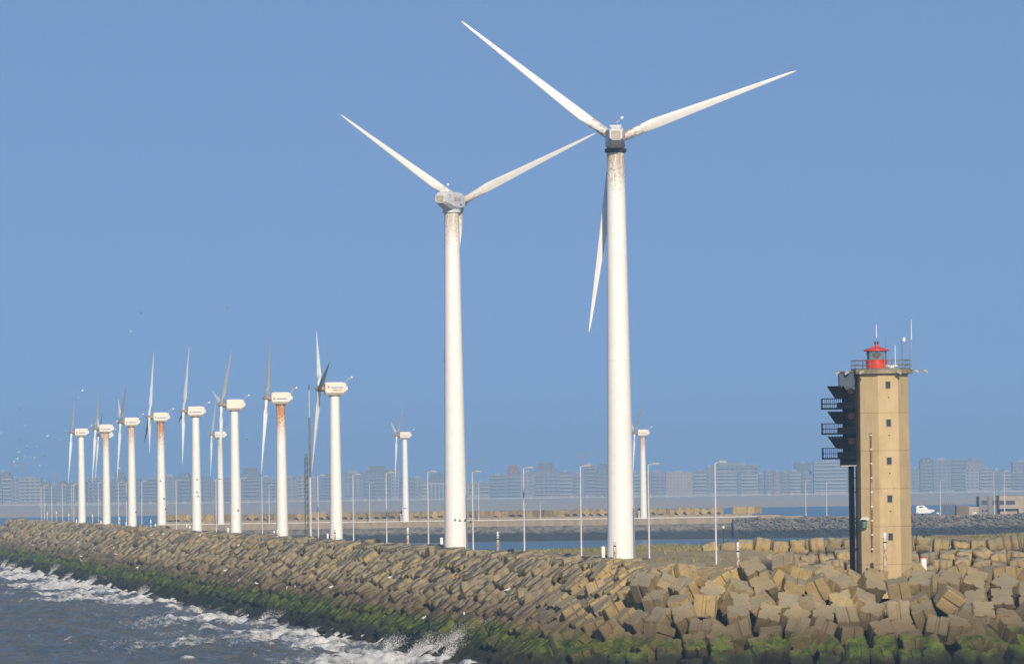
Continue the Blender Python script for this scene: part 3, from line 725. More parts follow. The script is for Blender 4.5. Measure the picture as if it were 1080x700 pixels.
# ---------------------------------------------------------------- two masts
Z = rowz(323, 3.0); pt = P(323, 474, Z); h = pt.z - DECK
t = empty('lattice_mast', (pt.x, Z, DECK)); tag(t, 'slim dark triangular lattice mast left of the tubular mast', 'mast')
b = MB(); q = [(math.cos(a) * .42, math.sin(a) * .42) for a in (R(200), R(320), R(80))]
for x, y in q: b.bar((x, y, -.5), (x * .75, y * .75, h - 1.4), .09)
b.build('leg', M['rail'], t)
b = MB(); z = 0.3; i = 0
while z < h - 2:
    s0, s1 = 1 - .25 * z / h, 1 - .25 * (z + 1.3) / h
    for j in range(3):
        x0, y0 = q[j]; x1, y1 = q[(j + 1) % 3]; b.bar((x0 * s0, y0 * s0, z), (x1 * s0, y1 * s0, z), .05); b.bar((x0 * s0, y0 * s0, z), (x1 * s1, y1 * s1, z + 1.3), .045)
    z += 1.3
b.build('lattice', M['rust'] if False else M['rail'], t)
b = MB(); b.tube([(0, 0, h - 1.6), (0, 0, h)], .04, 6); b.bar((-.35, 0, h - .9), (.35, 0, h - .9), .06); b.build('instrument_cross', M['rail'], t)
Z = rowz(328, 3.0); pt = P(327, 405, Z); h = pt.z - DECK
t = empty('tubular_mast', (rowx(Z) + 3, Z, DECK)); tag(t, 'tall thin tubular mast, dark above and pale below, between two small turbines', 'mast')
b = MB(); b.lathe([(.26, -.6), (.23, h * .42)], 14); b.build('lower_tube', M['galv'], t, None, 40)
b = MB(); b.lathe([(.19, h * .42), (.18, h * .79), (.12, h * .795)], 14); b.build('dark_section', M['rail'], t, None, 40)
b = MB(); b.lathe([(.12, h * .795), (.10, h * .97)], 12); b.build('top_tube', M['galv'], t, None, 40)
b = MB(); b.lathe([(.2, h * .965), (.2, h * .98), (.06, h)], 10); b.build('cap', M['rail'], t, None, 40)

# ---------------------------------------------------------------- the light tower
k = NT('tower_concrete', 0.88, 0.2); o_ = k.coord(); n1 = k.noise(o_, 0.35, 5, .6); n2 = k.noise(k.scale(o_, (1.6, 1.6, .25)), 1.3, 5, .65); n3 = k.noise(o_, 9, 4)
c = k.mix(k.rng(n1, .3, .7), (0.45, 0.345, 0.19), (0.52, 0.40, 0.225)); c = k.mix(k.rng(n2, .45, .75, 0, .55), c, (0.33, 0.245, 0.13)); c = k.mix(k.rng(n3, .6, .8, 0, .2), c, (0.2, .16, .11))
zt = k.sep(o_)[2]; c = k.mix(k.rng(zt, 4.0, 12.0, .16, 0), c, (0.40, 0.27, 0.11)); k.col(c); k.bump(n3, .15, .03); M['concrete'] = k.m
k = NT('deck_concrete', 0.9, 0.2); o_ = k.coord(); n = k.noise(o_, 1.4, 5, .65); k.col(k.mix(k.rng(n, .35, .7), (0.20, 0.165, 0.115), (0.34, 0.285, 0.19))); M['slab'] = k.m
LZ = 632.0; mpp = LZ / F
lb = P(931.5, 612, LZ); top = P(929.5, 394.5, LZ)
LH = top.z - DECK; lx = P(931, 500, LZ).x
lt = empty('lighthouse', (lx, LZ, DECK)); tag(lt, 'octagonal tan concrete harbour light tower with red lantern and black signal gallery', 'lighthouse')
a0 = -math.pi / 2 + R(11.4) - R(22.5)
ra, rb_ = 3.13, 2.97
b = MB(); b.lathe([(ra + .02, -2.5), (ra, 0), (rb_, LH)], 8, a0=a0); b.build('shaft', M['concrete'], lt)
rad = lambda z: ra + (rb_ - ra) * z / LH
zof = lambda py: P(931, py, LZ - 3).z - DECK
for i, py in enumerate((435, 475, 515, 555, 595)):
    z = zof(py); b = MB(); b.lathe([(rad(z) + .002, z - .02), (rad(z) + .010, z - .015), (rad(z) + .010, z + .015), (rad(z) + .002, z + .02)], 8, a0=a0, caps=False); b.build('casting_joint', simple('joint_stain', (0.19, 0.14, 0.08), .9) if i == 0 else bpy.data.materials['joint_stain'], lt)
nf = Vector((math.sin(R(11.4)), -math.cos(R(11.4)), 0)); tf = Vector((nf.y * -1, nf.x, 0))
def face_M(ang, z, out=0.0, side=0.0):
    """frame on the face turned ang degrees right of the viewer: X along the face, Y outward"""
    n_ = Vector((math.sin(R(ang)), -math.cos(R(ang)), 0)); t_ = Vector((math.cos(R(ang)), math.sin(R(ang)), 0)); ap = rad(z) * math.cos(math.pi / 8)
    Mx = Matrix.Identity(4)
    for r_ in range(3): Mx[r_][0] = t_[r_]; Mx[r_][1] = n_[r_]; Mx[r_][2] = (0, 0, 1)[r_]
    p_ = n_ * (ap + out) + t_ * side; Mx[0][3], Mx[1][3], Mx[2][3] = p_.x, p_.y, z
    return Mx
for py in (406, 446, 486, 526, 566):
    z = zof(py + 3.4); Mx = face_M(11.4, z)
    fr = MB()
    for a_, b_, c_, d_ in ((-.31, .31, .74, .80), (-.31, .31, -.06, 0), (-.31, -.23, 0, .74), (.23, .31, 0, .74)): fr.box(a_, b_, -.10, .035, c_, d_, Mx)
    fo = fr.build('window', M['slab'], lt)
    pn = MB(); pn.box(-.23, .23, -.10, .012, 0, .74, Mx); pn.build('pane', M['window'], fo)
    if py != 406:
        z2 = zof(py + 13) - 1.6 * 0; v_ = MB(); v_.box(-.07, .07, -.05, .03, -.07, .07, face_M(11.4, zof(py - 27), 0, 0.04)); v_.build('vent_hole', M['dark'], lt)
# deck slab, railing
b = MB(); b.lathe([(3.42, LH), (3.5, LH + .03), (3.5, LH + .44), (3.46, LH + .47)], 8, a0=a0); b.build('deck', M['slab'], lt)
DZ = LH + .47
b = MB(); rr_ = 3.36
cs = [(rr_ * math.cos(a0 + k_ * math.pi / 4), rr_ * math.sin(a0 + k_ * math.pi / 4)) for k_ in range(9)]
for k_ in range(8):
    for zz in (.55, 1.08): b.bar((*cs[k_], DZ + zz), (*cs[k_ + 1], DZ + zz), .06)
    for s_ in (0, .33, .67): x = cs[k_][0] * (1 - s_) + cs[k_ + 1][0] * s_; y = cs[k_][1] * (1 - s_) + cs[k_ + 1][1] * s_; b.bar((x, y, DZ), (x, y, DZ + 1.1), .06)
    b.bar((*cs[k_], DZ + .08), (*cs[k_ + 1], DZ + .08), .04, .14)
b.build('railing', M['rail'], lt)
# lantern
LX = P(924.8, 400, LZ).x - lx
k = NT('lantern_glass', 0.08, 0.5); k.b.inputs['Base Color'].default_value = (0.55, 0.62, 0.6, 1); k.b.inputs['Transmission Weight'].default_value = 0.85; k.b.inputs['IOR'].default_value = 1.15; M['glass'] = k.m
la = MB(); la.lathe([(1.2, DZ), (1.2, DZ + 1.02), (1.24, DZ + 1.03), (1.24, DZ + 1.1)], 24, (LX, 0)); lo = la.build('lantern_base', M['red'], lt, None, 40)
g = MB(); g.lathe([(1.1, DZ + 1.1), (1.1, DZ + 2.14)], 24, (LX, 0)); g.build('lantern_glass', M['glass'], lt, None, 40)
g = MB()
for i in range(10): a = 2 * math.pi * i / 10 + .2; g.bar((LX + 1.12 * math.cos(a), 1.12 * math.sin(a), DZ + 1.1), (LX + 1.12 * math.cos(a), 1.12 * math.sin(a), DZ + 2.14), .06)
g.build('glazing_bar', M['rail'], lt)
g = MB(); g.lathe([(.16, DZ + 1.0), (.18, DZ + 1.35), (.40, DZ + 1.5), (.42, DZ + 1.8), (.2, DZ + 1.95)], 14, (LX, 0)); g.build('lamp_optic', M['red'], lt, None, 40)
g = MB(); g.lathe([(1.42, DZ + 2.10), (1.45, DZ + 2.14), (1.42, DZ + 2.24), (.72, DZ + 2.48), (.2, DZ + 2.62), (.16, DZ + 2.85), (.05, DZ + 2.9)], 24, (LX, 0)); g.build('lantern_roof', M['red'], lt, None, 30)
for s_ in (-.14, .15):
    g = MB(); g.lathe([(.05, DZ + 2.85), (.1, DZ + 2.92), (.1, DZ + 3.14), (.02, DZ + 3.2)], 10, (LX + s_, 0)); g.build('obstruction_light', M['darkred'], lt, None, 40)
def pole(name, px, y0, y1, r0, r1, m, yy=-1.2):
    x = P(px, y0, LZ + yy).x - lx; z1 = P(px, y1, LZ + yy).z - DECK
    b = MB(); b.tube([(x, yy, DZ - .1 if y0 > 380 else P(px, y0, LZ + yy).z - DECK), (x, yy, z1)], [r0, r1], 8); return b.build(name, m, lt), x, z1
pole('antenna', 924.3, 356, 342, .05, .035, M['white'], 0)
pole('antenna', 934.6, 388, 354, .03, .02, M['rail'], 1.0)
pole('antenna', 944.3, 388, 364, .05, .04, M['white'])
po, x, z1 = pole('instrument_pole', 951.5, 388, 357, .05, .04, M['rail'])
g = MB(); g.bar((x, -1.2, z1 - .2), (x + .3, -1.2, z1 - .1), .05); g.box(x + .16, x + .38, -1.32, -1.08, z1 - .3, z1 + .12); g.build('instrument_head', M['white'], po)
pole('antenna_mount', 961.2, 388, 357, .07, .06, simple('antenna_mount_tan', (.36, .30, .22), .6), -.6)
pole('antenna', 961.3, 358, 337, .055, .03, M['white'], -.6)
g = MB(); g.bar((LX + .9, -1.9, DZ + .42), (LX + 2.2, -1.9, DZ + .42), .1); g.box(LX + 1.3, LX + 1.75, -2.0, -1.7, DZ, DZ + .4); g.build('deck_locker', M['white'], lt)
# flood lights on brackets, both sides
for (x0, x1, yy, zq) in ((-3.3, -5.05, -1.2, DZ - .12), (3.3, 4.95, -.8, DZ - .05), (-2.2, -2.4, -3.3, DZ - .1), (1.6, 1.8, -3.2, DZ - .2)):
    br = MB(); br.bar((x0, yy, zq), (x1, yy, zq), .08); br.bar((x0, yy + .7, zq), (x1, yy + .7, zq), .06); bo = br.build('bracket', M['rail'], lt)
    s_ = 1 if x1 > 0 else -1
    for f_ in ((.35, .95) if abs(x1) > 4 else (1.0,)):
        cx = x0 + (x1 - x0) * f_; l_ = MB(); Mx = Matrix.Translation((cx, yy - .1, zq - .16)) @ Matrix.Rotation(R(28) * s_, 4, 'Y')
        l_.loft([[Mx @ Vector(v) for v in ((-.28, -.2, z_), (.28, -.2, z_), (.28, .2, z_), (-.28, .2, z_))] if i else [Mx @ Vector(v) for v in ((-.18, -.12, z_), (.18, -.12, z_), (.18, .12, z_), (-.18, .12, z_))] for i, z_ in enumerate((.14, -.02, -.14))])
        l_.build('floodlight', M['lampgrey'], bo)
# the black signal gallery on the left side
gx = lambda px, py=450: P(px, py, LZ).x - lx
gz = lambda py: P(885, py, LZ).z - DECK
b = MB(); b.box(gx(885.5), gx(902), -.9, 1.3, gz(411), gz(391.5)); b.build('gallery_housing', simple('housing_slate', (0.06, 0.085, 0.12), .6, .2), lt)
b = MB(); b.box(gx(889.5), gx(902.2), -1.0, 1.5, gz(486), gz(411)); b.build('gallery_core', M['black'], lt)
for (f0, f1, r0, r1) in ((407, 420, 420, 431.5), (433.7, 446.5, 446.3, 458), (460, 472.5, 472, 484)):
    hd = MB()
    for i in range(7):
        y_ = -1.5 + i * .55
        for j in range(6):
            pass
    # six slanted hoods raking out to the left
    for j in range(6):
        xt = gx(873.5 + j * 3.0); xb = gx(882 + j * 2.9)
        vs_ = [Vector((x, y, z)) for y in (-1.55, 1.6) for x, z in ((xt, gz(f0)), (xt + .10, gz(f0)), (xb + .16, gz(f1)), (xb, gz(f1)))]
        hd.add(vs_, [(0, 1, 2, 3), (7, 6, 5, 4), (0, 4, 5, 1), (1, 5, 6, 2), (2, 6, 7, 3), (3, 7, 4, 0)])
    vs_ = [Vector((x, y, z)) for y in (-1.62, -1.56) for x, z in ((gx(877), gz(f0 + 3.5)), (gx(893), gz(f0 + 3.5)), (gx(896), gz(f1)), (gx(882.5), gz(f1)))]
    ho = hd.build('signal_hood', M['black'], lt)
    bk = MB(); bk.box(gx(884), gx(890), -1.3, 1.5, gz(f1 + .5), gz(f0 + 4)); bk.build('hood_back', M['black'], ho)
    sl_ = MB(); sl_.tube([(gx(897), -1.35, gz(f0 + 5.5)), (gx(897), -1.05, gz(f0 + 5.5))], .34, 16); sl_.build('signal_lamp', M['lensbrown'], ho, None, 40)
    pf = MB(); pf.box(gx(867), gx(902), -1.7, 1.7, gz(r1), gz(r1) + .16); pf.box(gx(884), gx(902), -1.6, 1.6, gz(r1 - .5), gz(r0 + 4.5)); po = pf.build('platform', M['black'], lt)
    rl = MB()
    for yy in (-1.68, 1.68):
        for zz in (gz(r0) - .02, (gz(r0) + gz(r1)) / 2): rl.bar((gx(867), yy, zz), (gx(901), yy, zz), .055)
        for j in range(9): rl.bar((gx(867.2 + j * 4.1), yy, gz(r1)), (gx(867.2 + j * 4.1), yy, gz(r0)), .05)
    for zz in (gz(r0) - .02, (gz(r0) + gz(r1)) / 2): rl.bar((gx(867.2), -1.68, zz), (gx(867.2), 1.68, zz), .055)
    for yy in (-.6, .6): rl.bar((gx(867.2), yy, gz(r1)), (gx(867.2), yy, gz(r0)), .05)
    rl.build('railing', M['black'], po)
b = MB(); b.box(gx(886), gx(902), -1.3, 1.4, gz(490.6), gz(484)); bo = b.build('gallery_floor', M['black'], lt); b = MB(); b.box(gx(885.8), gx(902), -1.33, 1.43, gz(491.4), gz(490.7)); b.build('floor_edge', M['galv'], bo)
b = MB()
for x in (895.2, 899.0):
    for yy in (-.5, .6): b.bar((gx(x), yy, -2.4), (gx(x), yy, gz(491)), .16)
b.box(gx(895.2), gx(899), .2, .5, -2.4, gz(491))
z = 0
while z < gz(493) - 1.6:
    for yy in (-.5, .6): b.bar((gx(894.6), yy, z), (gx(899.4), yy, z + 1.6), .09); b.bar((gx(894.6), yy, z), (gx(899.4), yy, z), .09)
    z += 1.6
b.build('gallery_column', M['black'], lt)
b = MB(); b.tube([(gx(901.3), -.7, -1.5), (gx(901.6), -.75, gz(560)), (gx(901), -.7, gz(520)), (gx(902), -.7, gz(495))], .05, 6)
for py in (505, 520, 548, 552, 580): b.bar((gx(899), -.5, gz(py)), (gx(903.2), -.3, gz(py) + .25), .08)
b.build('cable_run', M['black'], lt)
# gauge pipe, its clamps, lamp box on the left face
zt0, zt1 = zof(581), zof(456); Mx0 = face_M(-33.6, zt0, .12, .24); Mx1 = face_M(-33.6, zt1, .12, .24)
b = MB(); b.tube([Mx0.translation, Mx1.translation], .10, 10); gp_ = b.build('gauge_pipe', M['pipe'], lt, None, 40)
for i in range(9):
    f_ = .02 + i * .12; p_ = Mx0.translation.lerp(Mx1.translation, f_); b = MB(); b.lathe([(.12, p_.z - .07), (.12, p_.z + .07)], 10, (p_.x, p_.y)); b.build('clamp', M['cream'], gp_)
p0, p1 = Mx0.translation.lerp(Mx1.translation, .35), Mx0.translation.lerp(Mx1.translation, .97)
b = MB(); b.lathe([(.105, p0.z), (.105, p0.z + 3.0)], 10, (p0.x, p0.y)); b.build('pale_section', simple('pipe_pale', (.36, .28, .23), .6), gp_)
Mb = face_M(-33.6, zof(557), 0, -.62)
b = MB(); b.lathe([(.05, .0), (.26, .1), (.28, .75), (.2, .8)], 12); mb = b.build('lamp_box', M['green'], lt, None, 40); mb.matrix_local = Mb @ Matrix.Translation((0, .3, 0))
b = MB(); b.add([(-.35, -.3, .85), (.35, -.3, .85), (.35, .45, 1.0), (-.35, .45, 1.0), (-.35, -.3, 1.25), (.35, -.3, 1.25)], [(0, 1, 2, 3), (0, 4, 5, 1), (3, 2, 5, 4), (0, 3, 4), (1, 5, 2)]); b.build('cover', M['white'], mb)

# ---------------------------------------------------------------- the distant mole across the basin
k = NT('mole_concrete', 0.9, 0.2); p = k.pos(); n = k.noise(k.scale(p, (.5, .5, .12)), 1.0, 5); k.col(k.mix(k.rng(n, .3, .7), (0.24, 0.19, 0.135), (0.34, 0.275, 0.19))); M['mole'] = k.m
k = NT('mole_rock', 0.9, 0.2); p = k.pos(); n = k.noise(p, .5, 5, .7); z = k.sep(p)[2]
c = k.mix(k.rng(n, .35, .65), (0.09, 0.08, 0.065), (0.225, 0.20, 0.16)); c = k.mix(k.rng(k.math('ADD', z, k.math('MULTIPLY', k.math('SUBTRACT', n, .5), 2)), 1.8, 3.4, .9, 0), c, (0.022, 0.026, 0.028)); k.col(c); M['molerock'] = k.m
xm0, xm1, xe = P(165, 550, MZ).x, P(800, 550, MZ).x, P(1200, 550, MZ).x
b = MB(); b.box(xm0, xm1 - 6, MZ, MZ + 16, -2, 7.2); o = b.build('mole_wall', M['mole']); tag(o, 'long tan concrete quay wall of the mole across the basin', 'wall')
b = MB(); b.box(xm0, xm1 - 2, MZ + 10, MZ + 13, 7.2, 8.5); b.box(xm1 - 2, xm1 + 9, MZ + 10.3, MZ + 13, 6.9, 8.0); b.box(xm1 + 9, xm1 + 18, MZ + 10.6, MZ + 13, 6.9, 7.5); o = b.build('mole_parapet', M['mole']); tag(o, 'low concrete parapet carrying the row of blocks on the mole', 'wall')
b = MB(); b.box(xm1 - 10, xe, MZ - 6, MZ + 40, -2, 6.9); b.box(P(60, 550, MZ).x, xm0, MZ - 4, MZ + 14, -2, 5.4); o = b.build('mole_ground', M['mole']); tag(o, 'flat ground of the harbour mole', 'ground', kind='structure')
rl = MB(); x = xm0
while x < xm1:
    rl.bar((x, MZ - .2 if x < xm1 else MZ - 5, 7.0), (x, MZ - .2 if x < xm1 else MZ - 5, 7.55), .12); x += 6
rl.box(xm0, xm1, MZ - .35, MZ - .1, 7.38, 7.58); t = rl.build('guard_rail', M['white']); tag(t, 'long pale guard rail along the edge of the distant mole', 'guard rail')
# riprap along its foot
RR = [np.array([v.co for v in rock_mesh(40 + i, M['molerock'], 1).vertices]) for i in range(4)]
fr = np.array([[v for v in p.vertices] for p in rock_mesh(40, M['molerock'], 1).polygons]); nv = len(RR[0])
vv = []; ff = []
for i in range(5200):
    x = rng.uniform(P(60, 550, MZ).x, xe); right = x > xm1 - 8
    hi = 7.0 if right else (3.9 if x > xm0 else 5.6); zz = rng.uniform(-.8, hi); y = MZ - (1 if not right else 6.5) - (hi - zz) * 1.35 + rng.normal() * .3
    s_ = rng.uniform(.5, 1.05); a = rng.uniform(0, 6.28); v = RR[rng.integers(4)] * s_ * np.array([1.1, 1, .8]); ca, sa = math.cos(a), math.sin(a)
    vv.append(np.c_[v[:, 0] * ca - v[:, 1] * sa + x, v[:, 0] * sa + v[:, 1] * ca + y, v[:, 2] + zz]); ff.append(fr + i * nv)
o = link('riprap', np_mesh('riprap', np.concatenate(vv), np.concatenate(ff), M['molerock'])); tag(o, 'dark wet rubble along the foot of the distant mole', 'rocks', kind='stuff')
o2 = MB(); o2.add([(P(60, 550, MZ).x, MZ - 10, -1), (xm1, MZ - 10, -1), (xm1, MZ, 5), (P(60, 550, MZ).x, MZ, 5)], [(0, 1, 2, 3)]); o2.add([(xm1 - 10, MZ - 17, -1), (xe, MZ - 17, -1), (xe, MZ - 5.9, 6.6), (xm1 - 10, MZ - 5.9, 6.6)], [(0, 1, 2, 3)])
o = o2.build('mole_bank_ground', M['molerock']); tag(o, 'bank under the rubble of the mole', 'ground', kind='structure')
# row of blocks on the parapet
pxs = list(np.arange(172, 690, 8.4)) + list(np.arange(690, 764, 8.6))
for i, px in enumerate(pxs):
    x = P(px, 540, MZ + 11.5).x; o = link('parapet_block', VAR[rb.randrange(8)]); o.location = (x, MZ + 11.5, 8.5 + 1.15 + rb.uniform(-.15, .25)); o.rotation_euler = (rb.uniform(-.1, .1), rb.choice((0.0, .5, .62, .7)) + rb.gauss(0, .06), rb.uniform(.4, 1.1)); s_ = rb.uniform(.88, 1.1); o.scale = (s_, s_, s_)
    tag(o, 'weathered concrete block, %s from the left on the distant mole parapet' % nth(i), 'block', 'blocks on the distant mole parapet')
for j, px in enumerate((776.5, 784, 792, 800)):
    pt = P(px, 540, MZ + 11.5); o = link('parapet_slab', VAR[j]); o.location = (pt.x, MZ + 11.5, 9.95); o.scale = (1.15, .8, 1.1)
    tag(o, 'upright square block closing the right end of the parapet row, %s of four' % nth(j), 'block', 'square blocks at the parapet end')
# lamps on the mole
proto = None
for i, (px, tp) in enumerate(((284, 511), (390, 509), (424.6, 533), (505, 507), (570, 529), (850, 506), (872, 508), (992, 506), (1048.7, 497), (1059.6, 497))):
    Z = MZ + (3 if px < 800 else 8); z1 = P(px, tp, Z).z; x = P(px, 540, Z).x; g0 = 7.2 if px < 800 else 6.9
    if proto is None: proto = o = lamp_proto(12.0, 'mole_lamp')
    else: o = copy_tree(proto)
    o.location = (x, Z, g0); o.scale = (1.3, 1.3, (z1 - g0) / 12.15)
    tag(o, 'pale thin lamp post on the distant mole, %s counted from the left' % nth(i), 'street lamp', 'lamp posts on the distant mole')
# port office, shed, posts, boats and vans to the right
PZ = MZ + 18; g0 = 6.9
def bx(px0, px1, py0, py1): a, c_ = P(px0, py1, PZ), P(px1, py0, PZ); return a.x, c_.x, max(a.z, g0 - .2), c_.z
t = empty('port_office', (0, 0, 0)); tag(t, 'two storey concrete port office with long dark upper windows', 'building')
k_c = simple('office_concrete', (0.36, 0.30, 0.24), .85, .15, .3); k_g = simple('office_grey', (0.20, 0.20, 0.20), .85, .15, .3)
def slab(name, m, d0, d1, *r):
    x0, x1, z0, z1 = bx(*r); b = MB(); b.box(x0, x1, PZ + d0, PZ + d1, z0, z1); return b.build(name, m, t)
slab('wall', k_g, 0, 14, 1033, 1046, 523, 545); slab('wall', k_g, 2, 14, 1046, 1053, 523.5, 545); slab('upper_storey', k_c, -1.5, 14, 1053, 1074, 522.5, 536.3)
slab('ground_storey', k_c, .5, 14, 1055, 1073, 536.5, 545); slab('stair_wing', k_c, -.8, 14, 1074.2, 1079.5, 523, 545)
for r in ((1035, 1041, 527.5, 532), (1047, 1052.3, 527.5, 532)): slab('window', M['window'], -.1, .5, *r) if r[0] < 1040 else slab('window', M['window'], 1.9, 2.5, *r)
slab('window', M['window'], -1.6, -1, 1054, 1058.5, 527.5, 532); slab('window', M['window'], -1.6, -1, 1060.5, 1070, 527.5, 532); slab('window', M['window'], -.1, .5, 1035.5, 1037.3, 537, 539.5); slab('window', M['window'], -.1, .5, 1039.5, 1041.3, 537, 539.5)
slab('roof_edge', M['slab'], -1.7, 14.1, 1052.5, 1074.5, 521.9, 522.5)
t = empty('shed', (0, 0, 0)); tag(t, 'low brown storage shed with a pale gable left of the port office', 'building')
slab('wall', simple('shed_brown', (0.17, 0.125, 0.09), .9, .2, .4), 0, 8, 1009, 1022, 533.5, 545); slab('gable_wall', k_c, .3, 8, 1022.2, 1033, 534, 545); slab('roof', M['slab'], -.2, 8.2, 1008.6, 1022, 532.7, 533.4); slab('door', M['galv'], -.1, .3, 1025.5, 1030, 539.5, 545)
proto = None
for i, px in enumerate((994.2, 996.2, 998.4, 1000.3, 1002.4, 1004.6, 1006.8)):
    if proto is None:
        b = MB(); b.tube([(0, 0, -.3), (0, 0, 4.4)], .13, 6); b.lathe([(.2, 4.4), (.2, 4.55), (.05, 4.7)], 6); proto = o = b.build('mooring_post', M['rail'])
    else: o = proto.copy(); COL.objects.link(o)
    o.location = (P(px, 540, PZ - 6).x, PZ - 6, g0); tag(o, 'dark upright post beside the shed, %s of seven from the left' % nth(i), 'post', 'dark posts beside the shed')
x0, x1, z0, z1 = bx(965.5, 984.5, 534.5, 545.3); t = empty('boat', ((x0 + x1) / 2, PZ - 4, g0)); tag(t, 'white motor boat on a trailer ashore, right of the lighthouse', 'boat')
L = (x1 - x0) / 2
b = MB(); b.loft([[Vector((x, y * w, z)) for y, z in ((-1, zt_), (-.75, zb_), (.75, zb_), (1, zt_))] for x, w, zb_, zt_ in ((-L, 1.1, 1.0, 2.9), (-L * .3, 1.3, .8, 2.6), (L * .5, 1.0, .9, 2.3), (L, .15, 1.6, 2.2))]); b.build('hull', M['white'], t)
b = MB(); b.loft([[Vector((x, y * .8, z)) for y, z in ((-1, 2.2), (1, 2.2), (.85, zt_), (-.85, zt_))] for x, zt_ in ((-L * .95, 3.7), (-L * .2, 3.9), (L * .25, 2.7))]); co_ = b.build('cabin', M['white'], t); b = MB(); b.box(-L * .7, -L * .25, -.83, -.72, 3.0, 3.5); b.build('window', M['window'], co_)
b = MB(); b.bar((-L * .9, -.7, .75), (L * .9, -.2, .75), .15); b.bar((-L * .9, .7, .75), (L * .9, .2, .75), .15); tr = b.build('trailer', M['rail'], t)
for y in (-.9, .9):
    b = MB(); b.tube([(-L * .3, y - .12, .4), (-L * .3, y + .12, .4)], .42, 14); b.build('wheel', M['black'], tr)
def van(px0, px1, py0, label, m):
    x0, x1, z0, z1 = bx(px0, px1, py0, 545.2); t = empty('parked_van', ((x0 + x1) / 2, PZ - 8, g0)); tag(t, label, 'van', 'vans parked by the port office'); L = (x1 - x0) / 2; h = z1 - g0
    b = MB(); b.loft([[Vector((x, y, z)) for x, z in ((-L, .35), (L, .35), (L, h * .55), (L * .72, h * .62), (L * .42, h), (-L, h))] for y in (-.95, .95)]); bo = b.build('body', m, t)
    b = MB(); b.box(-L * .1, L * .4, -.98, -.93, h * .6, h * .88); b.build('window', M['window'], bo)
    for x in (-L * .6, L * .6):
        for y in (-.9, .9):
            b = MB(); b.tube([(x, y - .1, .35), (x, y + .1, .35)], .36, 12); b.build('wheel', M['black'], t)
van(986, 992, 540.2, 'small white van parked between the boat and the dark posts', M['white'])
van(1072.5, 1077.3, 539.8, 'white van parked at the foot of the port office stair wing', M['white'])
van(1077.8, 1084, 540.2, 'white van cut by the right edge of the picture', M['white'])
van(957.5, 964.5, 540.5, 'dull red van half hidden behind the lighthouse', simple('van_red', (.3, .06, .05), .5))

# ---------------------------------------------------------------- the far shore
SZ = 7700.0; GB = 2.2     # seafront distance and level
k = NT('beach_sand', .95, .1); p = k.pos(); n = k.noise(p, .02, 4); k.col(k.mix(k.rng(n, .3, .7), (0.42, 0.35, 0.28), (0.52, 0.45, 0.36))); M['sand'] = k.m
sv = np.array([(-2300, 4700, -1.6), (2300, 4700, -1.6), (2300, 4846, .1), (-2300, 4846, .1), (2300, 7630, 1.5), (-2300, 7630, 1.5), (2300, 7636, GB), (-2300, 7636, GB), (2300, 8500, GB + .3), (-2300, 8500, GB + .3)])
o = link('beach', np_mesh('beach', sv, np.array([[0, 1, 2, 3], [3, 2, 4, 5], [5, 4, 6, 7], [7, 6, 8, 9]]), M['sand'])); tag(o, 'wide sandy beach below the seafront', 'beach', kind='structure')
b = MB(); b.box(-1100, 1100, 7640, 7643, 1.8, 3.5); o = b.build('promenade_wall', simple('seawall_pale', (.42, .41, .38), .8, .1, .1)); tag(o, 'low white sea wall of the promenade above the beach', 'wall')
FAC = {'c': simple('facade_cream', (.36, .30, .24), .8, .1, .1), 'w': simple('facade_white', (.36, .34, .32), .8, .08, .1), 'l': simple('facade_lilac', (.30, .27, .285), .8, .1, .1),
       'b': simple('facade_slate', (.19, .20, .215), .8, .15, .1), 'g': simple('facade_grey', (.26, .26, .265), .8, .12, .1), 'r': simple('facade_brick', (.26, .17, .14), .85, .15, .1), 'p': simple('facade_pink', (.33, .25, .225), .8, .1, .1)}  # muted facade and roof tones, part of the haze fade put into colour
ROOFM = {'d': simple('roof_slate', (.15, .155, .17), .8, .2, .2), 'r': simple('roof_red', (.24, .12, .10), .8, .2, .2)}
BALC = simple('balcony_white', (.40, .385, .36), .7, .08, .1); GL = simple('far_glass', (.15, .165, .19), .25, .2, .2, .5)  # far glass colour lightened with a painted sky reflection
CW = {'c': 'cream', 'w': 'white', 'l': 'greyish pink', 'b': 'dark slate', 'g': 'grey', 'r': 'brick', 'p': 'pale pink'}
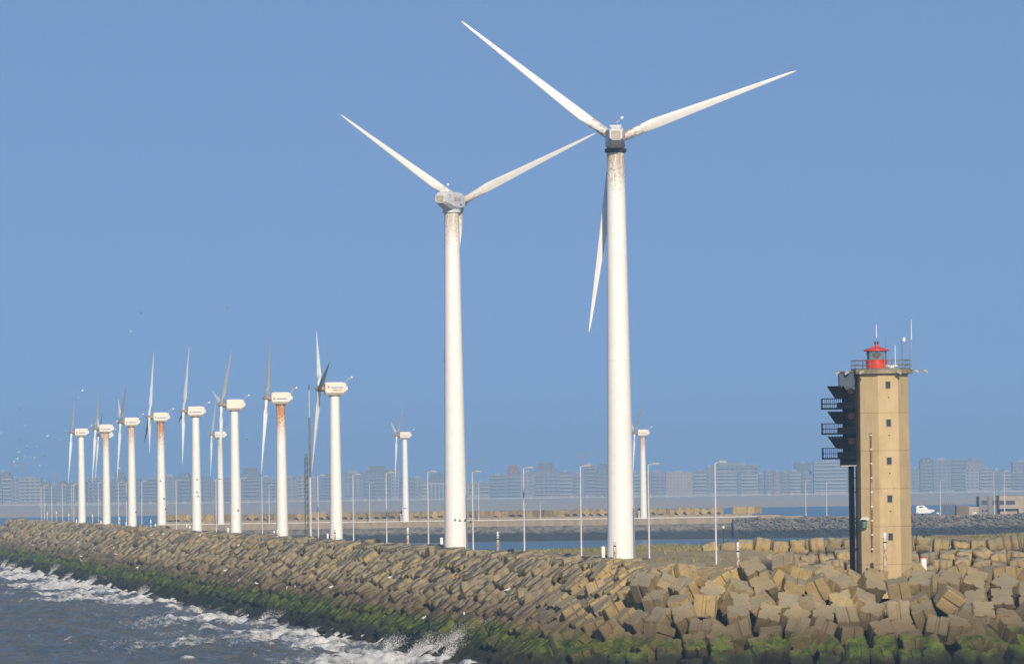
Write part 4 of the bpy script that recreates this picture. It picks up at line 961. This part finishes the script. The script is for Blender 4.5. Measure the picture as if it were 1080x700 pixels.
CITY = [(-8, 2, 513, 'p', 'b', 0), (2, 12, 502, 'w', 'b', 0), (12, 20, 505, 'l', 'g', 0), (20, 43, 504, 'c', 'g', 0), (43, 52, 508, 'l', 'b', 0), (52, 61, 512, 'b', 'g', 0), (61, 70, 511.5, 'g', 'g', 'r'), (70, 80, 509, 'b', 'g', 0), (80, 91, 508, 'g', 'b', 0),
        (92, 110, 503, 'l', 'g', 0), (110, 118, 508, 'b', 'g', 0), (118, 133, 508, 'l', 'b', 'd'), (133, 148, 504, 'b', 'g', 0), (150, 171, 505.5, 'b', 'b', 0), (171, 188, 503, 'g', 'g', 0), (188, 201, 503, 'b', 'b', 'd'), (201, 213, 502, 'l', 'g', 0),
        (214, 222, 503, 'g', 'g', 0), (222, 234, 507, 'p', 'g', 0), (235, 252, 504, 'b', 'b', 0), (253, 275, 503, 'l', 'b', 'd'), (275, 297, 505, 'g', 'g', 0), (297, 313, 504, 'l', 'g', 0), (313, 325, 502.5, 'c', 'g', 0), (325, 337, 504, 'l', 'g', 0),
        (338, 360, 500, 'b', 'b', 0), (362, 383, 499, 'g', 'g', 0), (383, 412, 501, 'g', 'b', 'd'), (412, 421, 494, 'w', 'g', 0), (421, 437, 504, 'g', 'b', 0), (437, 444, 504, 'l', 'g', 0), (444, 451, 508, 'w', 'g', 0), (451, 471, 508.5, 'w', 'v', 'd'),
        (471, 493, 507, 'g', 'g', 0), (493, 506, 510, 'w', 'g', 0), (506, 516, 510, 'c', 'b', 0), (516, 534, 501, 'b', 'b', 0), (534, 549, 500, 'b', 'g', 'r'), (549, 563, 499, 'l', 'g', 0), (563, 589, 498, 'g', 'g', 'd'), (589, 603, 498, 'p', 'b', 0), (603, 615, 500, 'l', 'g', 0),
        (616, 628, 490, 'l', 'b', 0), (628, 647, 499, 'b', 'g', 'd'), (647, 662, 497, 'g', 'b', 0), (662, 677, 498, 'w', 'b', 0), (677, 685, 499, 'b', 'g', 0), (685, 702, 498.5, 'l', 'g', 0), (702, 731, 498, 'c', 'h', 0), (731, 745, 497, 'w', 'b', 0), (745, 752, 493, 'g', 'g', 0),
        (752, 777, 497.5, 'w', 'b', 0), (777, 781, 499, 'b', 'g', 0), (781, 800, 498, 'w', 'b', 0), (800, 806, 500, 'l', 'b', 0), (806, 816, 497, 'b', 'g', 0), (816, 823, 498, 'p', 'g', 0), (823, 832, 497.5, 'l', 'b', 0), (832, 845, 497.5, 'c', 'b', 0), (845, 857, 500, 'b', 'g', 0),
        (858, 894, 487, 'w', 'b', 0), (894, 912, 492, 'g', 'b', 0), (912, 935, 496, 'l', 'g', 0), (935, 961, 490, 'w', 'b', 0), (961, 970, 494.5, 'g', 'g', 0), (970, 984, 487, 'b', 'g', 'd'), (984, 1003, 485, 'g', 'g', 0), (1003, 1018, 485.5, 'b', 'g', 0), (1018, 1033, 494, 'w', 'g', 0),
        (1033, 1047, 494, 'w', 'b', 0), (1047, 1056, 496, 'b', 'g', 0), (1056, 1067, 498, 'w', 'b', 0), (1067, 1086, 498, 'l', 'b', 0), (1086, 1104, 492, 'w', 'b', 0)]
BACK = [(750, 800, 490, 'g', 'g', 0), (838, 856, 488.5, 'b', 'g', 0), (1018, 1037, 486, 'p', 'h', 0), (1068, 1092, 487, 'l', 'g', 0), (96, 106, 503, 'g', 'g', 0), (-4, 10, 498.5, 'b', 'g', 0)]
def city_building(i, x0p, x1p, tp, fac, typ, roof, Z, lab):
    A, B_ = P(x0p, tp, Z), P(x1p, tp, Z); w = B_.x - A.x; h = (A.z + B_.z) / 2 - GB; dep = 16 + (i * 7) % 9
    t = empty('apartment_building', ((A.x + B_.x) / 2, Z + ((i * 5) % 7) * .8, GB)); tag(t, lab, 'building', 'apartment buildings along the far seafront')
    hw = w / 2 - .25
    b = MB(); b.box(-hw, hw, 0, dep, -1, h); b.build('wall', FAC[fac], t)
    nf_ = max(4, int(round(h / 4.7))); fh = h / nf_
    def rep(name, mb, m):
        me = mb.mesh(name, m)
        for j in range(1, nf_):
            link(name, me, t, (0, 0, j * fh))
    if typ in 'bg':
        wb = MB()
        if typ == 'b': wb.box(-hw + .5, hw - .5, -.12, .3, .8, fh - .7)
        else:
            nwin = max(2, int(w / 6.0)); cw = (2 * hw - .6) / nwin
            for q in range(nwin): wb.box(-hw + .3 + cw * (q + .16), -hw + .3 + cw * (q + .84), -.12, .3, .9, fh - 1.0)
        rep('window_band', wb, GL)
        if typ == 'b' or i % 2:
            bb = MB(); bb.box(-hw + .15, hw - .15, -1.7, -.15, -.2, 1.4); rep('balcony', bb, BALC if fac in 'wcp' else FAC['l'])
    elif typ == 'h':
        wb = MB(); nwin = max(3, int(w / 4.6))
        for q in range(nwin): wb.box(-hw + (q + .3) * w / nwin, -hw + (q + .62) * w / nwin, -.1, .3, 1.4, fh - 1.4)
        rep('window_band', wb, GL)
    elif typ == 'v':
        for q in range(5):
            wb = MB(); wb.box(-hw + (q + .2) * w / 5, -hw + (q + .8) * w / 5, -.12, .3, 1, h - 3); wb.build('window_strip', GL, t)
    if roof:
        rh = 13 if w > 18 else 6; in_ = min(hw * .45, 9)
        b = MB(); b.loft([[Vector((x, y, h)) for x, y in ((-hw, 0), (hw, 0), (hw, dep), (-hw, dep))], [Vector((x, y, h + rh)) for x, y in ((-hw + in_, 5), (hw - in_, 5), (hw - in_, dep - 5), (-hw + in_, dep - 5))]]); ro = b.build('roof', ROOFM[roof], t)
        for q in range(max(1, int(w / 7))):
            x = -hw + in_ * .6 + (q + .5) * (2 * hw - in_ * 1.2) / max(1, int(w / 7)); d_ = MB(); d_.box(x - .9, x + .9, .8, 4, h + 1, h + 3.4); d_.build('dormer', FAC['w'], ro)
    else:
        b = MB(); b.box(-hw - .2, hw + .2, -.3, dep, h, h + .5); b.build('roof', ROOFM['d'] if i % 3 else FAC['w'], t)
        pw = hw * (.3 + .12 * (i % 4)); b = MB(); b.box(-pw, pw * .7, 3, 9, h + .5, h + 2.6 + (i % 3) * .7); b.build('penthouse', FAC['g'] if i % 2 else FAC['w'], t)
RN = {0: 'flat roof', 'r': 'red hipped roof', 'd': 'dark hipped roof'}; TNm = {'b': 'banded', 'g': 'gridded', 'h': 'plain', 'v': 'vertical striped'}
for i, c_ in enumerate(CITY):
    city_building(i, *c_, SZ, '%s %s block with %s, %s seafront building from the left' % (CW[c_[3]], TNm[c_[4]], RN[c_[5]], nth(i)))
for i, c_ in enumerate(BACK):
    where = ('behind white banded blocks, between the tallest turbine and the lighthouse', 'behind a cream block just left of the lighthouse', 'behind the white blocks right of the lighthouse', 'behind the seafront at the right edge', 'behind the seafront left of the second farthest turbine', 'behind the seafront at the left edge')[i]
    city_building(i + 3, *c_, SZ + 45, '%s tower %s' % (CW[c_[3]], where))
# promenade kiosks
hp = MB(); hp.box(-1.5, 1.5, -1.2, 1.2, -.3, 2.3); hut = hp.mesh('beach_kiosk', BALC)
rp = MB(); rp.loft([[Vector((x, y, 2.3)) for x, y in ((-1.8, -1.5), (1.8, -1.5), (1.8, 1.5), (-1.8, 1.5))], [Vector((x, y, 3.1)) for x, y in ((-.2, -.2), (.2, -.2), (.2, .2), (-.2, .2))]]); hutr = rp.mesh('roof', BALC)
KX = [559, 581, 603, 619.5, 634.7, 686, 702.5, 727, 751, 767, 783, 811, 834.5, 850.6, 867, 981.5, 1005, 1022, 1038.7, 1067.7] + [385, 371, 400] + list(np.arange(42, 82, 6.5)) + list(np.arange(92, 134, 7)) + list(np.arange(150, 200, 9)) + [262, 291, 283]
for i, px in enumerate(sorted(KX)):
    pt = P(px, 528, 7625); o = link('beach_kiosk', hut); o.location = (pt.x, 7625, 1.75); o.scale = (1.3, 1.3, 1.4) if i % 3 else (1.55, 1.5, 1.6); link('roof', hutr, o)
    tag(o, 'small white beach kiosk on the far promenade, %s from the left' % nth(i), 'kiosk', 'white kiosks along the far promenade')
# tower cranes beyond
CR = M['red'] if False else simple('crane_orange', (.36, .20, .15), .6)
for i, (px, py, jl, sgn, lab) in enumerate(((12, 490, 4, 1, 'left edge'), (24.5, 489, 10, 1, 'left edge, taller one'), (60, 501, 9, -1, 'red roofed block'), (500, 487, 10, -1, 'right side of the lettered tall turbine'), (617, 478.5, 9, 1, 'left side of the tallest turbine'))):
    pt = P(px, py, SZ + 120); t = empty('tower_crane', (pt.x, SZ + 120, GB)); h = pt.z - GB; tag(t, 'faint orange tower crane over the roofs near the ' + lab, 'crane', 'tower cranes over the far town')
    b = MB()
    for x, y in ((-.7, -.7), (.7, -.7), (.7, .7), (-.7, .7)): b.bar((x, y, 0), (x, y, h), .35)
    z = 1
    while z < h - 3: b.bar((-.7, -.7, z), (.7, -.7, z + 2.5), .25); b.bar((.7, .7, z), (-.7, .7, z + 2.5), .25); z += 2.5
    b.build('mast', CR, t)
    b = MB(); J = jl * 1.3 * 2; b.bar((-sgn * J * .35, 0, h), (sgn * J, 0, h), .5); b.bar((0, 0, h), (0, 0, h + 4), .4); b.bar((0, 0, h + 4), (sgn * J * .7, 0, h + .4), .2); b.bar((0, 0, h + 4), (-sgn * J * .33, 0, h + .4), .2); b.build('jib', CR, t)
    b = MB(); b.box(-sgn * J * .35 - 1, -sgn * J * .35 + 1, -.8, .8, h - 2.4, h - .3); b.build('counterweight', FAC['g'], t)

# ---------------------------------------------------------------- birds
def gull_mesh(span, up, name, mw, dark=False):
    b = MB(); L = span * .42
    b.loft([[Vector((x, math.cos(a) * r, math.sin(a) * r)) for a in [i * math.pi / 4 for i in range(8)]] for x, r in ((-L * .55, .02), (-L * .3, .07), (0, .11), (L * .25, .10), (L * .38, .07), (L * .45, .08), (L * .52, .05), (L * .6, .01))])
    for s in (-1, 1):
        w = [(.12, 0, .05, -.12), (.14, span * .22, .05 + up, -.14), (-.02, span * .5, .05 + up * .6, -.12)]
        vs_ = []
        for lead, y, z, trail in w: vs_ += [Vector((lead, s * y, z)), Vector((trail, s * y, z)), Vector((trail, s * y, z + .03)), Vector((lead, s * y, z + .03))]
        b.loft([vs_[0:4], vs_[4:8], vs_[8:12]])
    b.add([(-L * .5, -.05, 0), (-L * .75, -.11, .0), (-L * .75, .11, .0), (-L * .5, .05, 0), (-L * .6, 0, .03)], [(0, 1, 2, 3), (0, 4, 1), (1, 4, 2), (2, 4, 3), (3, 4, 0)])
    return b.mesh(name, mw)
GW = simple('gull_white', (.78, .78, .77), .7, .08, 3); GD = simple('bird_brown', (.07, .06, .05), .8, .2, 3); GG = simple('gull_grey', (.30, .31, .33), .7, .2, 3)
gm = [gull_mesh(1.35, .22, 'gull', GW), gull_mesh(1.35, -.08, 'gull', GW), gull_mesh(1.3, .3, 'gull', GG)]
FLY = [(20, 477, 0), (18.5, 484, 0), (14.8, 486.5, 1), (36.5, 482.6, 0), (47, 481, 2), (42, 491, 0), (16, 492, 1), (25.5, 481.5, 0), (28.5, 472, 2), (38, 471.5, 2), (75.5, 414.5, 0), (87, 411.5, 1), (82.5, 419.5, 0), (69, 454.5, 1), (64, 464, 0), (50, 459.5, 1), (27, 448.5, 1), (22, 431, 2),
       (119.5, 503.8, 0), (121.5, 480, 2), (126, 494, 0), (138, 349.5, 0), (149, 330.5, 2), (239, 325, 2), (106, 545.5, 1), (165.5, 489, 0), (84.5, 500.5, 1), (106.5, 476, 2), (1044, 506, 2), (39, 471, 1), (22, 464.5, 2), (0.8, 456, 1), (268, 494, 2), (261, 463, 2)]
for i, (px, py, v_) in enumerate(FLY):
    Z = 1300 + (i * 137) % 500; o = link('gull', gm[v_]); o.location = P(px, py, Z); o.scale = (.85,) * 3; o.rotation_euler = (rb.uniform(-.4, .4), rb.uniform(-.1, .1), rb.uniform(0, 6.28))
    if px < 60: lab = 'small %s gull flying over the far town at the left edge, %s of its flock' % ('grey' if v_ == 2 else 'white', nth(i))
    elif px < 120: lab = 'small %s gull in flight around the farthest turbines, %s of the flock' % ('grey' if v_ == 2 else 'white', nth(i))
    else: lab = 'lone %s gull in flight at %s' % ('grey' if v_ == 2 else 'white', 'mid sky, speck number %d' % i if py < 400 else 'height of the far roofs, %s of the flock' % nth(i))
    tag(o, lab, 'bird', 'gulls in flight')
dm = gull_mesh(1.5, .12, 'wader', GD)
for i, (px, py) in enumerate(((480, 548.5), (485, 549.2), (490.5, 549.0), (496.5, 550.6))):
    o = link('wader', dm); o.location = P(px, py, 800 + i * 3); o.rotation_euler = (.5, .1, math.pi + .15); o.scale = (.62, .62, .62)
    tag(o, 'small dark brown bird flying low across the lettered turbine, %s from the left' % nth(i), 'bird', 'dark birds crossing the turbine')
for i, (px, py) in enumerate(((208, 505.8), (208, 519.2), (209, 523.5), (169.5, 507.5), (173, 526), (175, 537), (143.5, 539.8), (251, 538.3))):
    o = link('wader', dm); Z = rowz(px) - 25; o.location = P(px, py, Z); o.rotation_euler = (.4, .1, math.pi + rb.uniform(-.3, .3)); o.scale = (.75, .75, .75)
    tag(o, 'small dark bird flying past the small turbine towers, %s of eight' % nth(i), 'bird', 'dark birds passing the small turbines')
# gulls resting on the blocks and rocks
def sit_mesh():
    b = MB(); b.loft([[Vector((x, math.cos(a) * r, .22 + z + math.sin(a) * r)) for a in [i * math.pi / 4 for i in range(8)]] for x, r, z in ((-.42, .015, -.02), (-.2, .10, 0), (.02, .14, .02), (.17, .11, .08), (.22, .07, .16), (.27, .085, .23), (.33, .05, .24), (.42, .012, .21))])
    for y in (-.05, .05): b.tube([(0, y, -.03), (0, y, .12)], .015, 5)
    return b.mesh('resting_gull', GW)
sm = sit_mesh(); SIT = []
crestM = [b_ for b_ in vis if b_[3] == 'front' and b_[0].translation.y > 700 and b_[1] in (3, 4, 5, 6, 7)]
rb.shuffle(crestM)
for i, b_ in enumerate(crestM[:34]):
    p_ = b_[0].translation; o = link('resting_gull', sm); o.location = (p_.x - .55, p_.y - .3, p_.z + 1.28); o.rotation_euler = (0, 0, rb.uniform(0, 6.28)); o.scale = (.95,) * 3; SIT.append(o)
SIT.sort(key=lambda o: PX(o.location)[0])
for i, o in enumerate(SIT): tag(o, 'white gull resting on the seaward blocks, %s from the left' % nth(i), 'bird', 'gulls resting on the blocks')

# ---------------------------------------------------------------- sea haze
hz_ = bpy.data.materials.new('haze'); hz_.use_nodes = True; t_ = hz_.node_tree; t_.nodes.clear()
ov = t_.nodes.new('ShaderNodeOutputMaterial'); pv = t_.nodes.new('ShaderNodeVolumePrincipled')
pv.inputs['Color'].default_value = (0.42, 0.70, 1.0, 1); pv.inputs['Density'].default_value = 1.4e-4; pv.inputs['Anisotropy'].default_value = 0.0
t_.links.new(pv.outputs[0], ov.inputs['Volume'])
b = MB(); b.box(-2500, 2500, -120, 8700, -4.2, 90); o = b.build('haze', hz_); tag(o, 'blue sea haze over the whole scene', 'haze', kind='stuff')
